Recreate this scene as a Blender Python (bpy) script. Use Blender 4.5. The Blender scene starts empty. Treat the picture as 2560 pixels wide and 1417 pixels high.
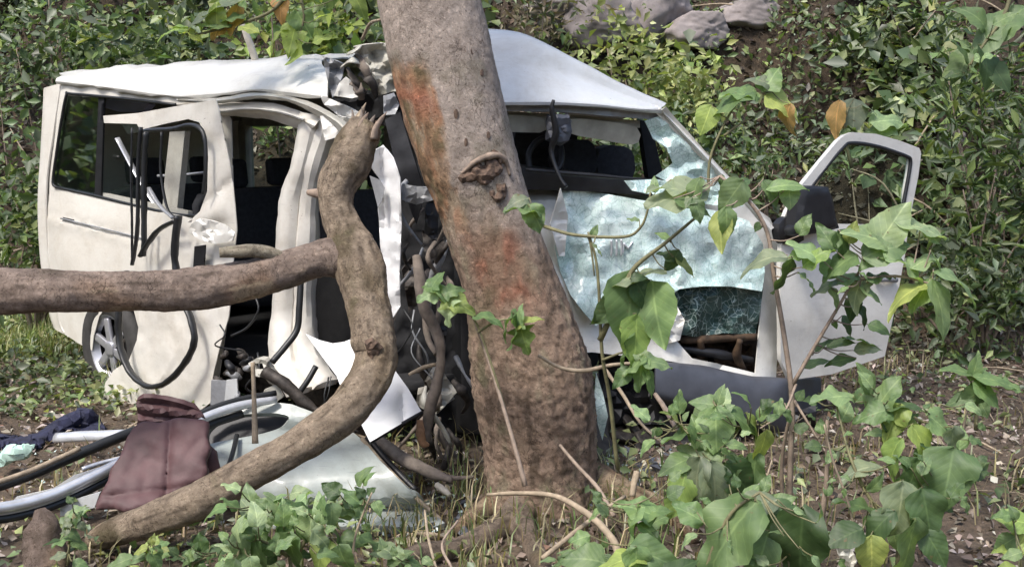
import bpy, math, random
import numpy as np
from mathutils import Vector, Matrix, noise
from mathutils.geometry import delaunay_2d_cdt

random.seed(11)
rng = np.random.default_rng(11)
S = bpy.context.scene
COL = S.collection

# ------------------------------------------------------------------ camera
F = 2745.0                      # focal length in photo pixels (photo is 2560 x 1417)
CAMZ, PITCH = 1.6, math.radians(8.0)
cam_d = bpy.data.cameras.new("camera")
cam_d.sensor_width = 36.0
cam_d.lens = 36.0 * F / 2560.0
cam_d.clip_start, cam_d.clip_end = 0.05, 400.0
cam = bpy.data.objects.new("camera", cam_d)
COL.objects.link(cam)
cam.location = (0, 0, CAMZ)
cam.rotation_euler = (math.pi / 2 - PITCH, 0, 0)
S.camera = cam

# ------------------------------------------------------------------ sky, sun, exposure
SUN_DIR = Vector((-0.34, -0.42, 0.84)).normalized()      # towards the sun
w = bpy.data.worlds.new("World")
S.world = w
w.use_nodes = True
nt = w.node_tree
sky = nt.nodes.new("ShaderNodeTexSky")
sky.sky_type = 'NISHITA'
sky.sun_disc = False
sky.sun_elevation = math.asin(SUN_DIR.z)
sky.sun_rotation = math.atan2(SUN_DIR.x, SUN_DIR.y)
sky.air_density = 1.0
sky.dust_density = 3.0
bg = nt.nodes["Background"]
nt.links.new(sky.outputs[0], bg.inputs[0])
bg.inputs[1].default_value = 0.15
sd = bpy.data.lights.new("sun", 'SUN')
sd.energy = 2.0
sd.angle = math.radians(10.0)
sd.color = (1.0, 0.96, 0.90)
sun = bpy.data.objects.new("sun", sd)
COL.objects.link(sun)
sun.rotation_euler = SUN_DIR.to_track_quat('Z', 'Y').to_euler()
S.view_settings.view_transform = 'Standard'
S.view_settings.look = 'None'
S.view_settings.gamma = 1.0
S.view_settings.use_curve_mapping = False
S.view_settings.exposure = 0.98

# ------------------------------------------------------------------ helpers: space
FWD = Vector((0, math.cos(PITCH), -math.sin(PITCH)))
UP = Vector((0, math.sin(PITCH), math.cos(PITCH)))
RT = Vector((1, 0, 0))
CAM = Vector((0, 0, CAMZ))

def ray(px, py):
    return FWD + RT * ((px - 1280.0) / F) + UP * (-(py - 708.5) / F)

def P(px, py, Y):
    d = ray(px, py)
    return CAM + d * (Y / d.y)

def PG(px, py, z=0.0):
    d = ray(px, py)
    return CAM + d * ((z - CAMZ) / d.z)

def plane_depth(a, b, lean=0.0, off=0.0):
    """depth of the vertical plane through two ground points; lean leans it away with height above 1 m"""
    a2, b2 = Vector((a.x, a.y)), Vector((b.x, b.y))
    t = (b2 - a2).normalized()
    n = Vector((-t.y, t.x))
    if n.y < 0: n = -n
    def f(px, py):
        d = ray(px, py)
        k = (n.dot(a2) + off) / (n.x * d.x + n.y * d.y)
        z = CAMZ + d.z * k
        return k * d.y + lean * max(0.0, z - 1.0)
    return f

def nz(p, s=1.0, o=0.0):
    return noise.noise(Vector((p[0] * s + o, p[1] * s - o * .7, p[2] * s + o * 1.3)))

def fbm(p, s=1.0, o=0.0, oct=3):
    v, a = 0.0, 1.0
    for i in range(oct):
        v += a * nz(p, s, o + 13.1 * i); s *= 2.1; a *= .5
    return v

# ------------------------------------------------------------------ helpers: objects
def root_loc(parent):
    v = Vector((0, 0, 0))
    while parent:
        v += parent.location
        parent = parent.parent
    return v

def tag(o, label, cat, group=None, kind=None):
    if label: o["label"] = label
    if cat: o["category"] = cat
    if group: o["group"] = group
    if kind: o["kind"] = kind
    return o

def thing(name, label, cat, loc, group=None):
    o = bpy.data.objects.new(name, None)
    o.empty_display_size = 0.1
    o.location = loc
    COL.objects.link(o)
    return tag(o, label, cat, group)

def mesh_obj(name, verts, faces, mat, parent=None, smooth=True, cols=None, kind=None):
    V = np.asarray(verts, dtype=np.float64).reshape(-1, 3)
    if parent is not None:
        off = np.array(root_loc(parent))
    else:
        off = np.array([V[:, 0].mean(), V[:, 1].mean(), V[:, 2].min()])
    me = bpy.data.meshes.new(name)
    me.from_pydata((V - off).tolist(), [], faces)
    me.update()
    if cols is not None:
        a = me.color_attributes.new("Col", 'FLOAT_COLOR', 'POINT')
        a.data.foreach_set("color", np.asarray(cols, dtype=np.float32).ravel())
    if smooth:
        me.polygons.foreach_set("use_smooth", [True] * len(me.polygons))
    me.materials.append(mat)
    o = bpy.data.objects.new(name, me)
    COL.objects.link(o)
    if parent is not None:
        o.parent = parent
    else:
        o.location = off
    if kind: o["kind"] = kind
    return o

def raw_mesh_obj(name, V, tris, mat, parent=None, cols=None, kind=None, smooth=False):
    """fast path for big triangle soups (numpy arrays)"""
    V = np.asarray(V, dtype=np.float64)
    if parent is not None: off = np.array(root_loc(parent))
    else: off = np.zeros(3)
    me = bpy.data.meshes.new(name)
    me.vertices.add(len(V)); me.vertices.foreach_set("co", (V - off).astype(np.float32).ravel())
    n = len(tris)
    me.loops.add(n * 3); me.loops.foreach_set("vertex_index", np.asarray(tris, dtype=np.int32).ravel())
    me.polygons.add(n)
    me.polygons.foreach_set("loop_start", np.arange(0, n * 3, 3, dtype=np.int32))
    me.polygons.foreach_set("loop_total", np.full(n, 3, dtype=np.int32))
    me.update(calc_edges=True)
    if cols is not None:
        a = me.color_attributes.new("Col", 'FLOAT_COLOR', 'POINT')
        a.data.foreach_set("color", np.asarray(cols, dtype=np.float32).ravel())
    if smooth: me.polygons.foreach_set("use_smooth", [True] * n)
    me.validate()
    me.materials.append(mat)
    o = bpy.data.objects.new(name, me)
    COL.objects.link(o)
    if parent is not None: o.parent = parent
    if kind: o["kind"] = kind
    return o

def catmull(pts, n, closed=False):
    pts = [np.array(p, dtype=float) for p in pts]
    m = len(pts)
    out = []
    rngi = range(m) if closed else range(m - 1)
    for i in rngi:
        if closed:
            p0, p1, p2, p3 = pts[(i - 1) % m], pts[i], pts[(i + 1) % m], pts[(i + 2) % m]
        else:
            p1, p2 = pts[i], pts[i + 1]
            p0 = pts[i - 1] if i > 0 else 2 * p1 - p2
            p3 = pts[i + 2] if i + 2 < m else 2 * p2 - p1
        for k in range(n):
            t = k / n
            out.append(.5 * ((2 * p1) + (-p0 + p2) * t + (2 * p0 - 5 * p1 + 4 * p2 - p3) * t * t + (-p0 + 3 * p1 - 3 * p2 + p3) * t ** 3))
    if not closed: out.append(pts[-1])
    return out

def in_poly(x, y, poly):
    inside = np.zeros(np.shape(x), dtype=bool)
    n = len(poly); j = n - 1
    for i in range(n):
        xi, yi = poly[i][0], poly[i][1]; xj, yj = poly[j][0], poly[j][1]
        c = ((yi > y) != (yj > y)) & (x < (xj - xi) * (y - yi) / ((yj - yi) or 1e-9) + xi)
        inside ^= c; j = i
    return inside

def seg_dist(x, y, poly):
    best = np.full(np.shape(x), 1e9)
    n = len(poly)
    for i in range(n):
        ax, ay = poly[i][0], poly[i][1]; bx, by = poly[(i + 1) % n][0], poly[(i + 1) % n][1]
        dx, dy = bx - ax, by - ay
        L = dx * dx + dy * dy or 1e-9
        t = np.clip(((x - ax) * dx + (y - ay) * dy) / L, 0, 1)
        best = np.minimum(best, np.hypot(x - ax - t * dx, y - ay - t * dy))
    return best

def densify(poly, step):
    out = []
    n = len(poly)
    for i in range(n):
        a, b = poly[i], poly[(i + 1) % n]
        k = max(1, int(math.hypot(b[0] - a[0], b[1] - a[1]) / step))
        for j in range(k):
            t = j / k
            out.append((a[0] + (b[0] - a[0]) * t, a[1] + (b[1] - a[1]) * t))
    return out

def plate(name, outline, yf, mat, parent=None, thick=.006, holes=(), step=18, bump=0.0, bscale=3.0, smooth=0, puff=0.0,
          puffw=60.0, disp=None, seed=0.0, kind=None, curl=0.0, ridge=0.0, rsc=5.0, folds=0, famp=.03, sharp=24):
    """a sheet of metal, glass, cloth: outline in photo pixels laid on the depth surface yf(px,py), with real thickness"""
    if smooth: outline = [tuple(p) for p in catmull(outline, smooth, True)]
    holes = [[tuple(p) for p in catmull(h, 4, True)] if len(h) > 8 else h for h in holes]
    loops = [densify(outline, step)] + [densify(h, step) for h in holes]
    pts, edges = [], []
    for lp in loops:
        s = len(pts); pts += lp
        edges += [(s + i, s + (i + 1) % len(lp)) for i in range(len(lp))]
    xs = [p[0] for p in outline]; ys = [p[1] for p in outline]
    gx, gy = np.meshgrid(np.arange(min(xs), max(xs), step), np.arange(min(ys), max(ys), step))
    r2 = np.random.default_rng(int(abs(min(xs) * 7 + max(ys) * 3)) + 5)
    gx = gx + r2.uniform(-.25, .25, gx.shape) * step; gy = gy + r2.uniform(-.25, .25, gy.shape) * step
    ok = in_poly(gx, gy, outline) & (seg_dist(gx, gy, outline) > step * .5)
    for h in holes: ok &= ~in_poly(gx, gy, h) & (seg_dist(gx, gy, h) > step * .5)
    pts += list(zip(gx[ok].tolist(), gy[ok].tolist()))
    vs, es, fs, _, _, _ = delaunay_2d_cdt([Vector(p) for p in pts], edges, [], 0, 1e-5)
    vx = np.array([v.x for v in vs]); vy = np.array([v.y for v in vs])
    tri = [tuple(f) for f in fs if len(f) == 3]
    cx = np.array([(vx[a] + vx[b] + vx[c]) / 3 for a, b, c in tri]); cy = np.array([(vy[a] + vy[b] + vy[c]) / 3 for a, b, c in tri])
    ok = in_poly(cx, cy, outline)
    for h in holes: ok &= ~in_poly(cx, cy, h)
    tri = [t for t, k in zip(tri, ok) if k]
    cl = []
    if folds:
        r3 = random.Random(int(seed * 10 + min(xs) * 3 + folds))
        for _ in range(folds):
            fx, fy = r3.uniform(min(xs), max(xs)), r3.uniform(min(ys), max(ys)); fa = r3.uniform(0, math.pi)
            cl.append((fx, fy, math.cos(fa), math.sin(fa), r3.uniform(10, 34), r3.uniform(-1, 1) * famp, r3.uniform(50, 190)))
    V = []
    bd = seg_dist(vx, vy, outline) if (puff or curl) else None
    for i in range(len(vs)):
        px, py = vx[i], vy[i]
        Y = yf(px, py)
        p = P(px, py, Y)
        if bump: Y += bump * fbm(p, bscale, seed)
        if disp: Y += disp(px, py)
        for fx, fy, ca, sa, fw, am, fl in cl:
            wob = 9 * nz((px * .013, py * .013, 0), 1.0, fx)
            dd = (px - fx) * -sa + (py - fy) * ca + wob; al = (px - fx) * ca + (py - fy) * sa
            Y += am * math.exp(-abs(dd) / fw) * math.exp(-(al / fl) ** 2)
        if ridge: Y += ridge * (1 - 3.2 * abs(nz(p, rsc, seed + 40)) + .5 * nz(p, rsc * 4, seed + 50))
        if curl: Y += curl * math.exp(-bd[i] / 12.0)
        V.append(P(px, py, Y))
    N = [Vector((0, 0, 0)) for _ in V]
    tri2 = []
    for a, b, c in tri:
        n = (V[b] - V[a]).cross(V[c] - V[a])
        if n.dot((V[a] + V[b] + V[c]) / 3 - CAM) > 0: b, c = c, b; n = -n
        tri2.append((a, b, c))
        for k in (a, b, c): N[k] += n
    for n in N:
        if n.length > 0: n.normalize()
    m = len(V)
    prof = [1.0] * m
    if puff: prof = [math.sqrt(min(1.0, d / puffw)) for d in bd]
    front = [V[i] + N[i] * (puff * prof[i]) for i in range(m)]
    back = [V[i] - N[i] * (thick + puff * .8 * prof[i]) for i in range(m)]
    faces = [t for t in tri2] + [(c + m, b + m, a + m) for a, b, c in tri2]
    ec = {}
    for a, b, c in tri2:
        for e in ((a, b), (b, c), (c, a)): ec[e] = 1
    for (a, b) in list(ec):
        if (b, a) not in ec: faces.append((b, a, a + m, b + m))
    o = mesh_obj(name, [tuple(v) for v in front + back], faces, mat, parent, True, kind=kind)
    if sharp: o.data.set_sharp_from_angle(angle=math.radians(sharp))
    return o

def sheet(name, rows, mat, parent=None, thick=.005, nu=6, nv=6, bump=0.0, bscale=4.0, seed=0.0, crease=0.0, kind=None):
    """a bent sheet through a grid of control points (world vectors), with thickness"""
    r1 = [catmull(r, nu) for r in rows]
    cols = [catmull([r[j] for r in r1], nv) for j in range(len(r1[0]))]
    nc, nr = len(cols), len(cols[0])
    V = [[Vector(cols[j][i]) for j in range(nc)] for i in range(nr)]
    def nrm(i, j):
        a = V[min(i + 1, nr - 1)][j] - V[max(i - 1, 0)][j]
        b = V[i][min(j + 1, nc - 1)] - V[i][max(j - 1, 0)]
        n = a.cross(b)
        return n.normalized() if n.length > 1e-12 else Vector((0, 0, 1))
    NN = [[nrm(i, j) for j in range(nc)] for i in range(nr)]
    fl, bl = [], []
    for i in range(nr):
        for j in range(nc):
            p = V[i][j]; d = 0.0
            if bump: d += bump * fbm(p, bscale, seed)
            if crease: d += crease * (abs(nz(p, bscale * 1.7, seed + 5)) - .25)
            q = p + NN[i][j] * d
            fl.append(tuple(q)); bl.append(tuple(q - NN[i][j] * thick))
    m = len(fl); faces = []
    for i in range(nr - 1):
        for j in range(nc - 1):
            a = i * nc + j; b = a + 1; c = a + nc + 1; d = a + nc
            faces.append((a, b, c, d)); faces.append((d + m, c + m, b + m, a + m))
    ring = [j for j in range(nc)] + [i * nc + nc - 1 for i in range(1, nr)] + [(nr - 1) * nc + j for j in range(nc - 2, -1, -1)] + [i * nc for i in range(nr - 2, 0, -1)]
    for k in range(len(ring)):
        a, b = ring[k], ring[(k + 1) % len(ring)]
        faces.append((b, a, a + m, b + m))
    o = mesh_obj(name, fl + bl, faces, mat, parent, True, kind=kind)
    o.data.set_sharp_from_angle(angle=math.radians(28))
    return o

def tube_geo(path, radii, sides=10, n=5, rough=0.0, rscale=9.0, seed=0.0, flat=1.0, ridges=0.0):
    pts = catmull([tuple(p) for p in path], n)
    rr = [float(r) for r in catmull([(r, 0, 0) for r in radii], n) for r in [r[0]]]
    pts = [Vector(p) for p in pts]
    verts, faces = [], []
    ref = None
    arc = 0.0
    for i, p in enumerate(pts):
        t = (pts[min(i + 1, len(pts) - 1)] - pts[max(i - 1, 0)])
        t = t.normalized() if t.length > 1e-9 else Vector((0, 0, 1))
        if ref is None:
            ref = t.orthogonal().normalized()
        ref = (ref - t * ref.dot(t)).normalized()
        b = t.cross(ref)
        if i: arc += (p - pts[i - 1]).length
        for k in range(sides):
            a = 2 * math.pi * k / sides
            d = ref * math.cos(a) + b * math.sin(a) * flat
            r = max(rr[i], 1e-4)
            q = p + d * r
            if rough: q = p + d * (r * (1 + rough * fbm(q, rscale, seed)))
            if ridges:
                ca, sa = math.cos(a), math.sin(a)
                st = noise.noise(Vector((ca * 4 + seed, sa * 4, arc * 3.2))) + .7 * noise.noise(Vector((ca * 10, sa * 10 + seed, arc * 8))) + .5 * noise.noise(Vector((ca * 1.5, sa * 1.5 + seed, arc * 45)))
                q = q + d * (r * ridges * st)
            verts.append(tuple(q))
    m = len(pts)
    for i in range(m - 1):
        for k in range(sides):
            a = i * sides + k; b = i * sides + (k + 1) % sides
            faces.append((a, b, b + sides, a + sides))
    verts.append(tuple(pts[0])); verts.append(tuple(pts[-1]))
    c0, c1 = len(verts) - 2, len(verts) - 1
    for k in range(sides):
        faces.append((c0, (k + 1) % sides, k))
        faces.append((c1, (m - 1) * sides + k, (m - 1) * sides + (k + 1) % sides))
    return verts, faces

def tube(name, path, radii, mat, parent=None, **kw):
    if not isinstance(radii, (list, tuple)): radii = [radii] * len(path)
    kind = kw.pop("kind", None)
    v, f = tube_geo(path, radii, **kw)
    return mesh_obj(name, v, f, mat, parent, True, kind=kind)

def tubes(name, specs, mat, parent=None, kind=None, **kw):
    V, Fc = [], []
    for path, radii in specs:
        if not isinstance(radii, (list, tuple)): radii = [radii] * len(path)
        v, f = tube_geo(path, radii, **kw)
        s = len(V); V += v; Fc += [tuple(i + s for i in q) for q in f]
    return mesh_obj(name, V, Fc, mat, parent, True, kind=kind)

def ptube(name, pix, rpx, mat, parent=None, **kw):
    """tube through photo pixels (px, py, Y); radius given in photo pixels"""
    if not isinstance(rpx, (list, tuple)): rpx = [rpx] * len(pix)
    return tube(name, [P(*q) for q in pix], [r / F * q[2] for r, q in zip(rpx, pix)], mat, parent, **kw)

def boxm(name, c, ax, ay, az, mat, parent=None, bev=.12):
    """rounded block: centre and three half-axis vectors"""
    V, Fc = [], []
    n = 4
    lv = [-1, -1 + bev, 1 - bev, 1]
    idx = {}
    for i, x in enumerate(lv):
        for j, y in enumerate(lv):
            for k, z in enumerate(lv):
                if i in (0, 3) or j in (0, 3) or k in (0, 3):
                    e = (i in (0, 3)) + (j in (0, 3)) + (k in (0, 3))
                    s = {1: 1.0, 2: 1 - bev * .3, 3: 1 - bev * .45}[e]
                    idx[(i, j, k)] = len(V)
                    V.append(tuple(c + ax * (x * s) + ay * (y * s) + az * (z * s)))
    for i in range(3):
        for j in range(3):
            for s, fl in ((0, True), (3, False)):
                for perm in range(3):
                    def key(a, b):
                        q = [a, b]; q.insert(perm, s); return idx[tuple(q)]
                    f = (key(i, j), key(i + 1, j), key(i + 1, j + 1), key(i, j + 1))
                    if (fl) ^ (perm == 1): f = f[::-1]
                    Fc.append(f)
    return mesh_obj(name, V, Fc, mat, parent, True)

# ------------------------------------------------------------------ materials
def new_mat(name):
    m = bpy.data.materials.new(name)
    m.use_nodes = True
    return m, m.node_tree, m.node_tree.nodes["Principled BSDF"]

def ramp(nt, fac, stops):
    r = nt.nodes.new("ShaderNodeValToRGB")
    el = r.color_ramp.elements
    el[0].position, el[0].color = stops[0][0], (*stops[0][1], 1)
    el[1].position, el[1].color = stops[-1][0], (*stops[-1][1], 1)
    for p, c in stops[1:-1]:
        e = el.new(p); e.color = (*c, 1)
    nt.links.new(fac, r.inputs[0])
    return r.outputs[0]

def texco(nt, which="Object"):
    # position in the place (metres): alike on every mesh
    g = nt.nodes.new("ShaderNodeNewGeometry")
    return g.outputs["Position"]

def noise_tex(nt, vec, scale, detail=5, rough=.6, dist=0.0):
    n = nt.nodes.new("ShaderNodeTexNoise")
    n.inputs["Scale"].default_value = scale; n.inputs["Detail"].default_value = detail
    n.inputs["Roughness"].default_value = rough; n.inputs["Distortion"].default_value = dist
    nt.links.new(vec, n.inputs["Vector"])
    return n.outputs["Fac"]

def bump_to(nt, bsdf, h, strength=.3, dist=.01):
    b = nt.nodes.new("ShaderNodeBump")
    b.inputs["Strength"].default_value = strength; b.inputs["Distance"].default_value = dist
    nt.links.new(h, b.inputs["Height"]); nt.links.new(b.outputs[0], bsdf.inputs["Normal"])

def mixc(nt, fac, a, b, mode='MIX'):
    m = nt.nodes.new("ShaderNodeMix"); m.data_type = 'RGBA'; m.blend_type = mode
    if isinstance(fac, (int, float)): m.inputs[0].default_value = fac
    else: nt.links.new(fac, m.inputs[0])
    for s, v in ((6, a), (7, b)):
        if isinstance(v, tuple): m.inputs[s].default_value = (*v, 1)
        else: nt.links.new(v, m.inputs[s])
    return m.outputs[2]

def simple(name, col, rough=.6, var=.25, scale=14, metal=0.0, bump=.15, spec=.5):
    m, nt, b = new_mat(name)
    v = texco(nt)
    f = noise_tex(nt, v, scale)
    lo = tuple(c * (1 - var) for c in col); hi = tuple(min(1, c * (1 + var)) for c in col)
    nt.links.new(ramp(nt, f, [(.3, lo), (.7, hi)]), b.inputs["Base Color"])
    b.inputs["Roughness"].default_value = rough; b.inputs["Metallic"].default_value = metal
    b.inputs["Specular IOR Level"].default_value = spec
    if bump: bump_to(nt, b, noise_tex(nt, v, scale * 4), bump, .004)
    return m

def paint(name, col, dirt=(.30, .25, .17), amount=.5, rough=.32):
    m, nt, b = new_mat(name)
    v = texco(nt)
    f1 = noise_tex(nt, v, 3.0, 8, .72, .4); f2 = noise_tex(nt, v, 34, 6, .8)
    mm = nt.nodes.new("ShaderNodeMath"); mm.operation = 'MULTIPLY_ADD'
    nt.links.new(f2, mm.inputs[0]); mm.inputs[1].default_value = .35; nt.links.new(f1, mm.inputs[2])
    d = ramp(nt, mm.outputs[0], [(.52, (0, 0, 0)), (.70, (amount * .35,) * 3), (.92, (amount,) * 3)])
    c = mixc(nt, d, col, dirt)
    # fine scratches
    mp = nt.nodes.new("ShaderNodeMapping"); mp.inputs["Scale"].default_value = (3, 3, 60); mp.inputs["Rotation"].default_value = (.4, .5, .2)
    nt.links.new(v, mp.inputs[0])
    sc = ramp(nt, noise_tex(nt, mp.outputs[0], 2.5, 3, .5), [(.66, (0, 0, 0)), (.72, (.35,) * 3)])
    c = mixc(nt, sc, c, tuple(x * .55 for x in col))
    ch = ramp(nt, noise_tex(nt, v, 48, 5, .65), [(.66, (0, 0, 0)), (.70, (1, 1, 1))])
    cg = ramp(nt, noise_tex(nt, v, 4.5, 4, .6), [(.50, (0, 0, 0)), (.62, (.9,) * 3)])
    c = mixc(nt, mixc(nt, 1.0, ch, cg, 'MULTIPLY'), c, (.17, .13, .10))
    nt.links.new(c, b.inputs["Base Color"])
    b.inputs["Roughness"].default_value = rough
    b.inputs["Coat Weight"].default_value = .25; b.inputs["Coat Roughness"].default_value = .15
    bump_to(nt, b, mm.outputs[0], .35, .012)
    return m

M = {}
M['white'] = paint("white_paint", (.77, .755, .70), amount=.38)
M['cream'] = paint("cream_paint", (.75, .725, .66), dirt=(.36, .27, .16), amount=.4, rough=.4)
M['grey_paint'] = paint("shaded_side_paint", (.60, .62, .63), amount=.45)  # white van paint with shade put into its greyer base colour
M['primer'] = paint("inner_metal", (.50, .49, .43), dirt=(.16, .13, .10), amount=.75, rough=.55)
M['clean'] = paint("clean_white_paint", (.82, .82, .82), amount=.12, rough=.3)
M['doorgrey'] = paint("shade_grey_door_paint", (.36, .40, .385), dirt=(.15, .14, .10), amount=.6, rough=.42)  # shade on the white door is put into this grey-green base colour
M['torn'] = paint("torn_metal", (.33, .34, .36), dirt=(.07, .07, .06), amount=.9, rough=.5)
M['black'] = simple("black_plastic", (.012, .012, .014), .5, .4)
M['rubber'] = simple("rubber_seal", (.018, .019, .02), .42, .3)
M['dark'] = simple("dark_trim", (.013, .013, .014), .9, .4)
M['seat'] = simple("seat_fabric", (.022, .023, .028), .85, .4, 40)
M['tyre'] = simple("tyre_rubber", (.04, .038, .036), .8, .3, 20, bump=.4)
M['rim'] = simple("wheel_silver", (.50, .50, .53), .38, .15, 9, metal=.6)
M['silver'] = simple("aluminium_trim", (.60, .61, .63), .33, .15, 18, metal=.5)
M['bumper'] = simple("grey_bumper_plastic", (.062, .066, .08), .5, .25, 7)
M['lining'] = simple("headliner", (.34, .32, .26), .85, .2, 12)
M['lavender'] = simple("ceiling_vent_plastic", (.42, .42, .60), .5, .12, 9)
M['maroon'] = simple("maroon_vinyl", (.088, .043, .044), .65, .3, 9, bump=.3)
M['navy'] = simple("navy_cloth", (.016, .018, .045), .85, .6, 12, bump=.4)
M['mint_plastic'] = simple("mint_plastic_bag", (.50, .70, .60), .35, .3, 14)
M['rust'] = simple("greasy_metal", (.05, .042, .036), .6, .7, 30, metal=.3, bump=.4)
M['brown_hole'] = simple("rusty_cavity", (.06, .035, .018), .8, .8, 16, bump=.4)
M['twig'] = simple("pale_twig", (.30, .24, .17), .85, .35, 30, bump=.4)
M['dead'] = simple("dead_wood", (.17, .14, .115), .9, .45, 16, bump=.8)
M['deadpale'] = simple("bleached_wood", (.45, .41, .34), .85, .35, 16, bump=.5)
M['rock'] = simple("rock", (.23, .20, .19), .9, .4, 5, bump=.8)

def glass_mat(name, tint, refl=.22, rough=.02):
    m, nt, b = new_mat(name)
    nt.nodes.remove(b)
    out = nt.nodes["Material Output"]
    t = nt.nodes.new("ShaderNodeBsdfTransparent"); t.inputs[0].default_value = (*tint, 1)
    g = nt.nodes.new("ShaderNodeBsdfGlossy"); g.inputs[0].default_value = (.9, .95, .92, 1); g.inputs[1].default_value = rough
    fr = nt.nodes.new("ShaderNodeLayerWeight"); fr.inputs[0].default_value = .35
    pw = nt.nodes.new("ShaderNodeMath"); pw.operation = 'POWER'; pw.inputs[1].default_value = 3.0
    nt.links.new(fr.outputs["Facing"], pw.inputs[0])
    ad = nt.nodes.new("ShaderNodeMath"); ad.operation = 'MULTIPLY_ADD'; ad.use_clamp = True
    nt.links.new(pw.outputs[0], ad.inputs[0]); ad.inputs[1].default_value = .5; ad.inputs[2].default_value = refl
    mx = nt.nodes.new("ShaderNodeMixShader")
    nt.links.new(ad.outputs[0], mx.inputs[0]); nt.links.new(t.outputs[0], mx.inputs[1]); nt.links.new(g.outputs[0], mx.inputs[2])
    nt.links.new(mx.outputs[0], out.inputs[0])
    return m
M['glass'] = glass_mat("window_glass", (.66, .76, .68), .30)
M['doorglass'] = glass_mat("door_glass", (.80, .86, .82), .02)
M['clear'] = glass_mat("far_glass", (.85, .9, .87), .0)

def craze(name, a, b_, crack, scale=34, rough=.22, alpha=0.0, width=.06, cw=1.0):
    m, nt, b = new_mat(name)
    v = texco(nt)
    # warp so that the cracks wander
    nn = nt.nodes.new("ShaderNodeTexNoise"); nn.inputs["Scale"].default_value = 7; nt.links.new(v, nn.inputs["Vector"])
    mv = nt.nodes.new("ShaderNodeVectorMath"); mv.operation = 'MULTIPLY_ADD'
    nt.links.new(nn.outputs["Color"], mv.inputs[0]); mv.inputs[1].default_value = (.12, .12, .12); nt.links.new(v, mv.inputs[2])
    vo = nt.nodes.new("ShaderNodeTexVoronoi"); vo.feature = 'DISTANCE_TO_EDGE'; vo.inputs["Scale"].default_value = scale
    nt.links.new(mv.outputs[0], vo.inputs["Vector"])
    c1 = ramp(nt, noise_tex(nt, v, 5, 6, .7, .6), [(.32, a), (.68, b_)])
    e = ramp(nt, vo.outputs["Distance"], [(0, (cw, cw, cw)), (width, (0, 0, 0))])
    gate = ramp(nt, noise_tex(nt, v, 9, 4, .7), [(.38, (.15,) * 3), (.6, (1, 1, 1))])
    fac = mixc(nt, 1.0, e, gate, 'MULTIPLY')
    c = mixc(nt, fac, c1, crack)
    nt.links.new(c, b.inputs["Base Color"])
    b.inputs["Roughness"].default_value = rough
    if alpha: b.inputs["Transmission Weight"].default_value = alpha
    bump_to(nt, b, noise_tex(nt, v, 22, 5, .7), .5, .02)
    return m
def screen_mat(name):
    m, nt, b = new_mat(name)
    v = texco(nt)
    nn = nt.nodes.new("ShaderNodeTexNoise"); nn.inputs["Scale"].default_value = 6; nn.inputs["Detail"].default_value = 6; nt.links.new(v, nn.inputs["Vector"])
    mv = nt.nodes.new("ShaderNodeVectorMath"); mv.operation = 'MULTIPLY_ADD'
    nt.links.new(nn.outputs["Color"], mv.inputs[0]); mv.inputs[1].default_value = (.10, .10, .10); nt.links.new(v, mv.inputs[2])
    def vor(s, w_):
        vo = nt.nodes.new("ShaderNodeTexVoronoi"); vo.feature = 'DISTANCE_TO_EDGE'; vo.inputs["Scale"].default_value = s
        nt.links.new(mv.outputs[0], vo.inputs["Vector"])
        return ramp(nt, vo.outputs["Distance"], [(0, (1, 1, 1)), (w_, (0, 0, 0))]), vo
    fine, v1 = vor(75, .10); big, v2 = vor(17, .035)
    base = ramp(nt, noise_tex(nt, v, 3.2, 5, .6, .5), [(.30, (.42, .60, .55)), (.5, (.56, .71, .66)), (.70, (.68, .79, .75))])
    cell = nt.nodes.new("ShaderNodeTexVoronoi"); cell.inputs["Scale"].default_value = 75; nt.links.new(mv.outputs[0], cell.inputs["Vector"])
    cv = nt.nodes.new("ShaderNodeRGBToBW"); nt.links.new(cell.outputs["Color"], cv.inputs[0])
    cm = ramp(nt, cv.outputs[0], [(.1, (.80, .84, .84)), (.9, (1.15, 1.12, 1.12))])
    base = mixc(nt, 1.0, base, cm, 'MULTIPLY')
    c = mixc(nt, mixc(nt, 1.0, fine, (.55, .55, .55), 'MULTIPLY'), base, (.84, .90, .90))
    c = mixc(nt, mixc(nt, 1.0, big, (.7, .7, .7), 'MULTIPLY'), c, (.24, .36, .34))
    nt.links.new(c, b.inputs["Base Color"])
    b.inputs["Roughness"].default_value = .2
    b.inputs["Coat Weight"].default_value = .5; b.inputs["Coat Roughness"].default_value = .08
    bump_to(nt, b, cv.outputs[0], .25, .004)
    return m
M['windscreen'] = screen_mat("crazed_windscreen")
M['glass_dark'] = craze("crazed_dark_glass", (.015, .035, .03), (.06, .11, .095), (.42, .52, .48), 26, .15, width=.05)

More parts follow.
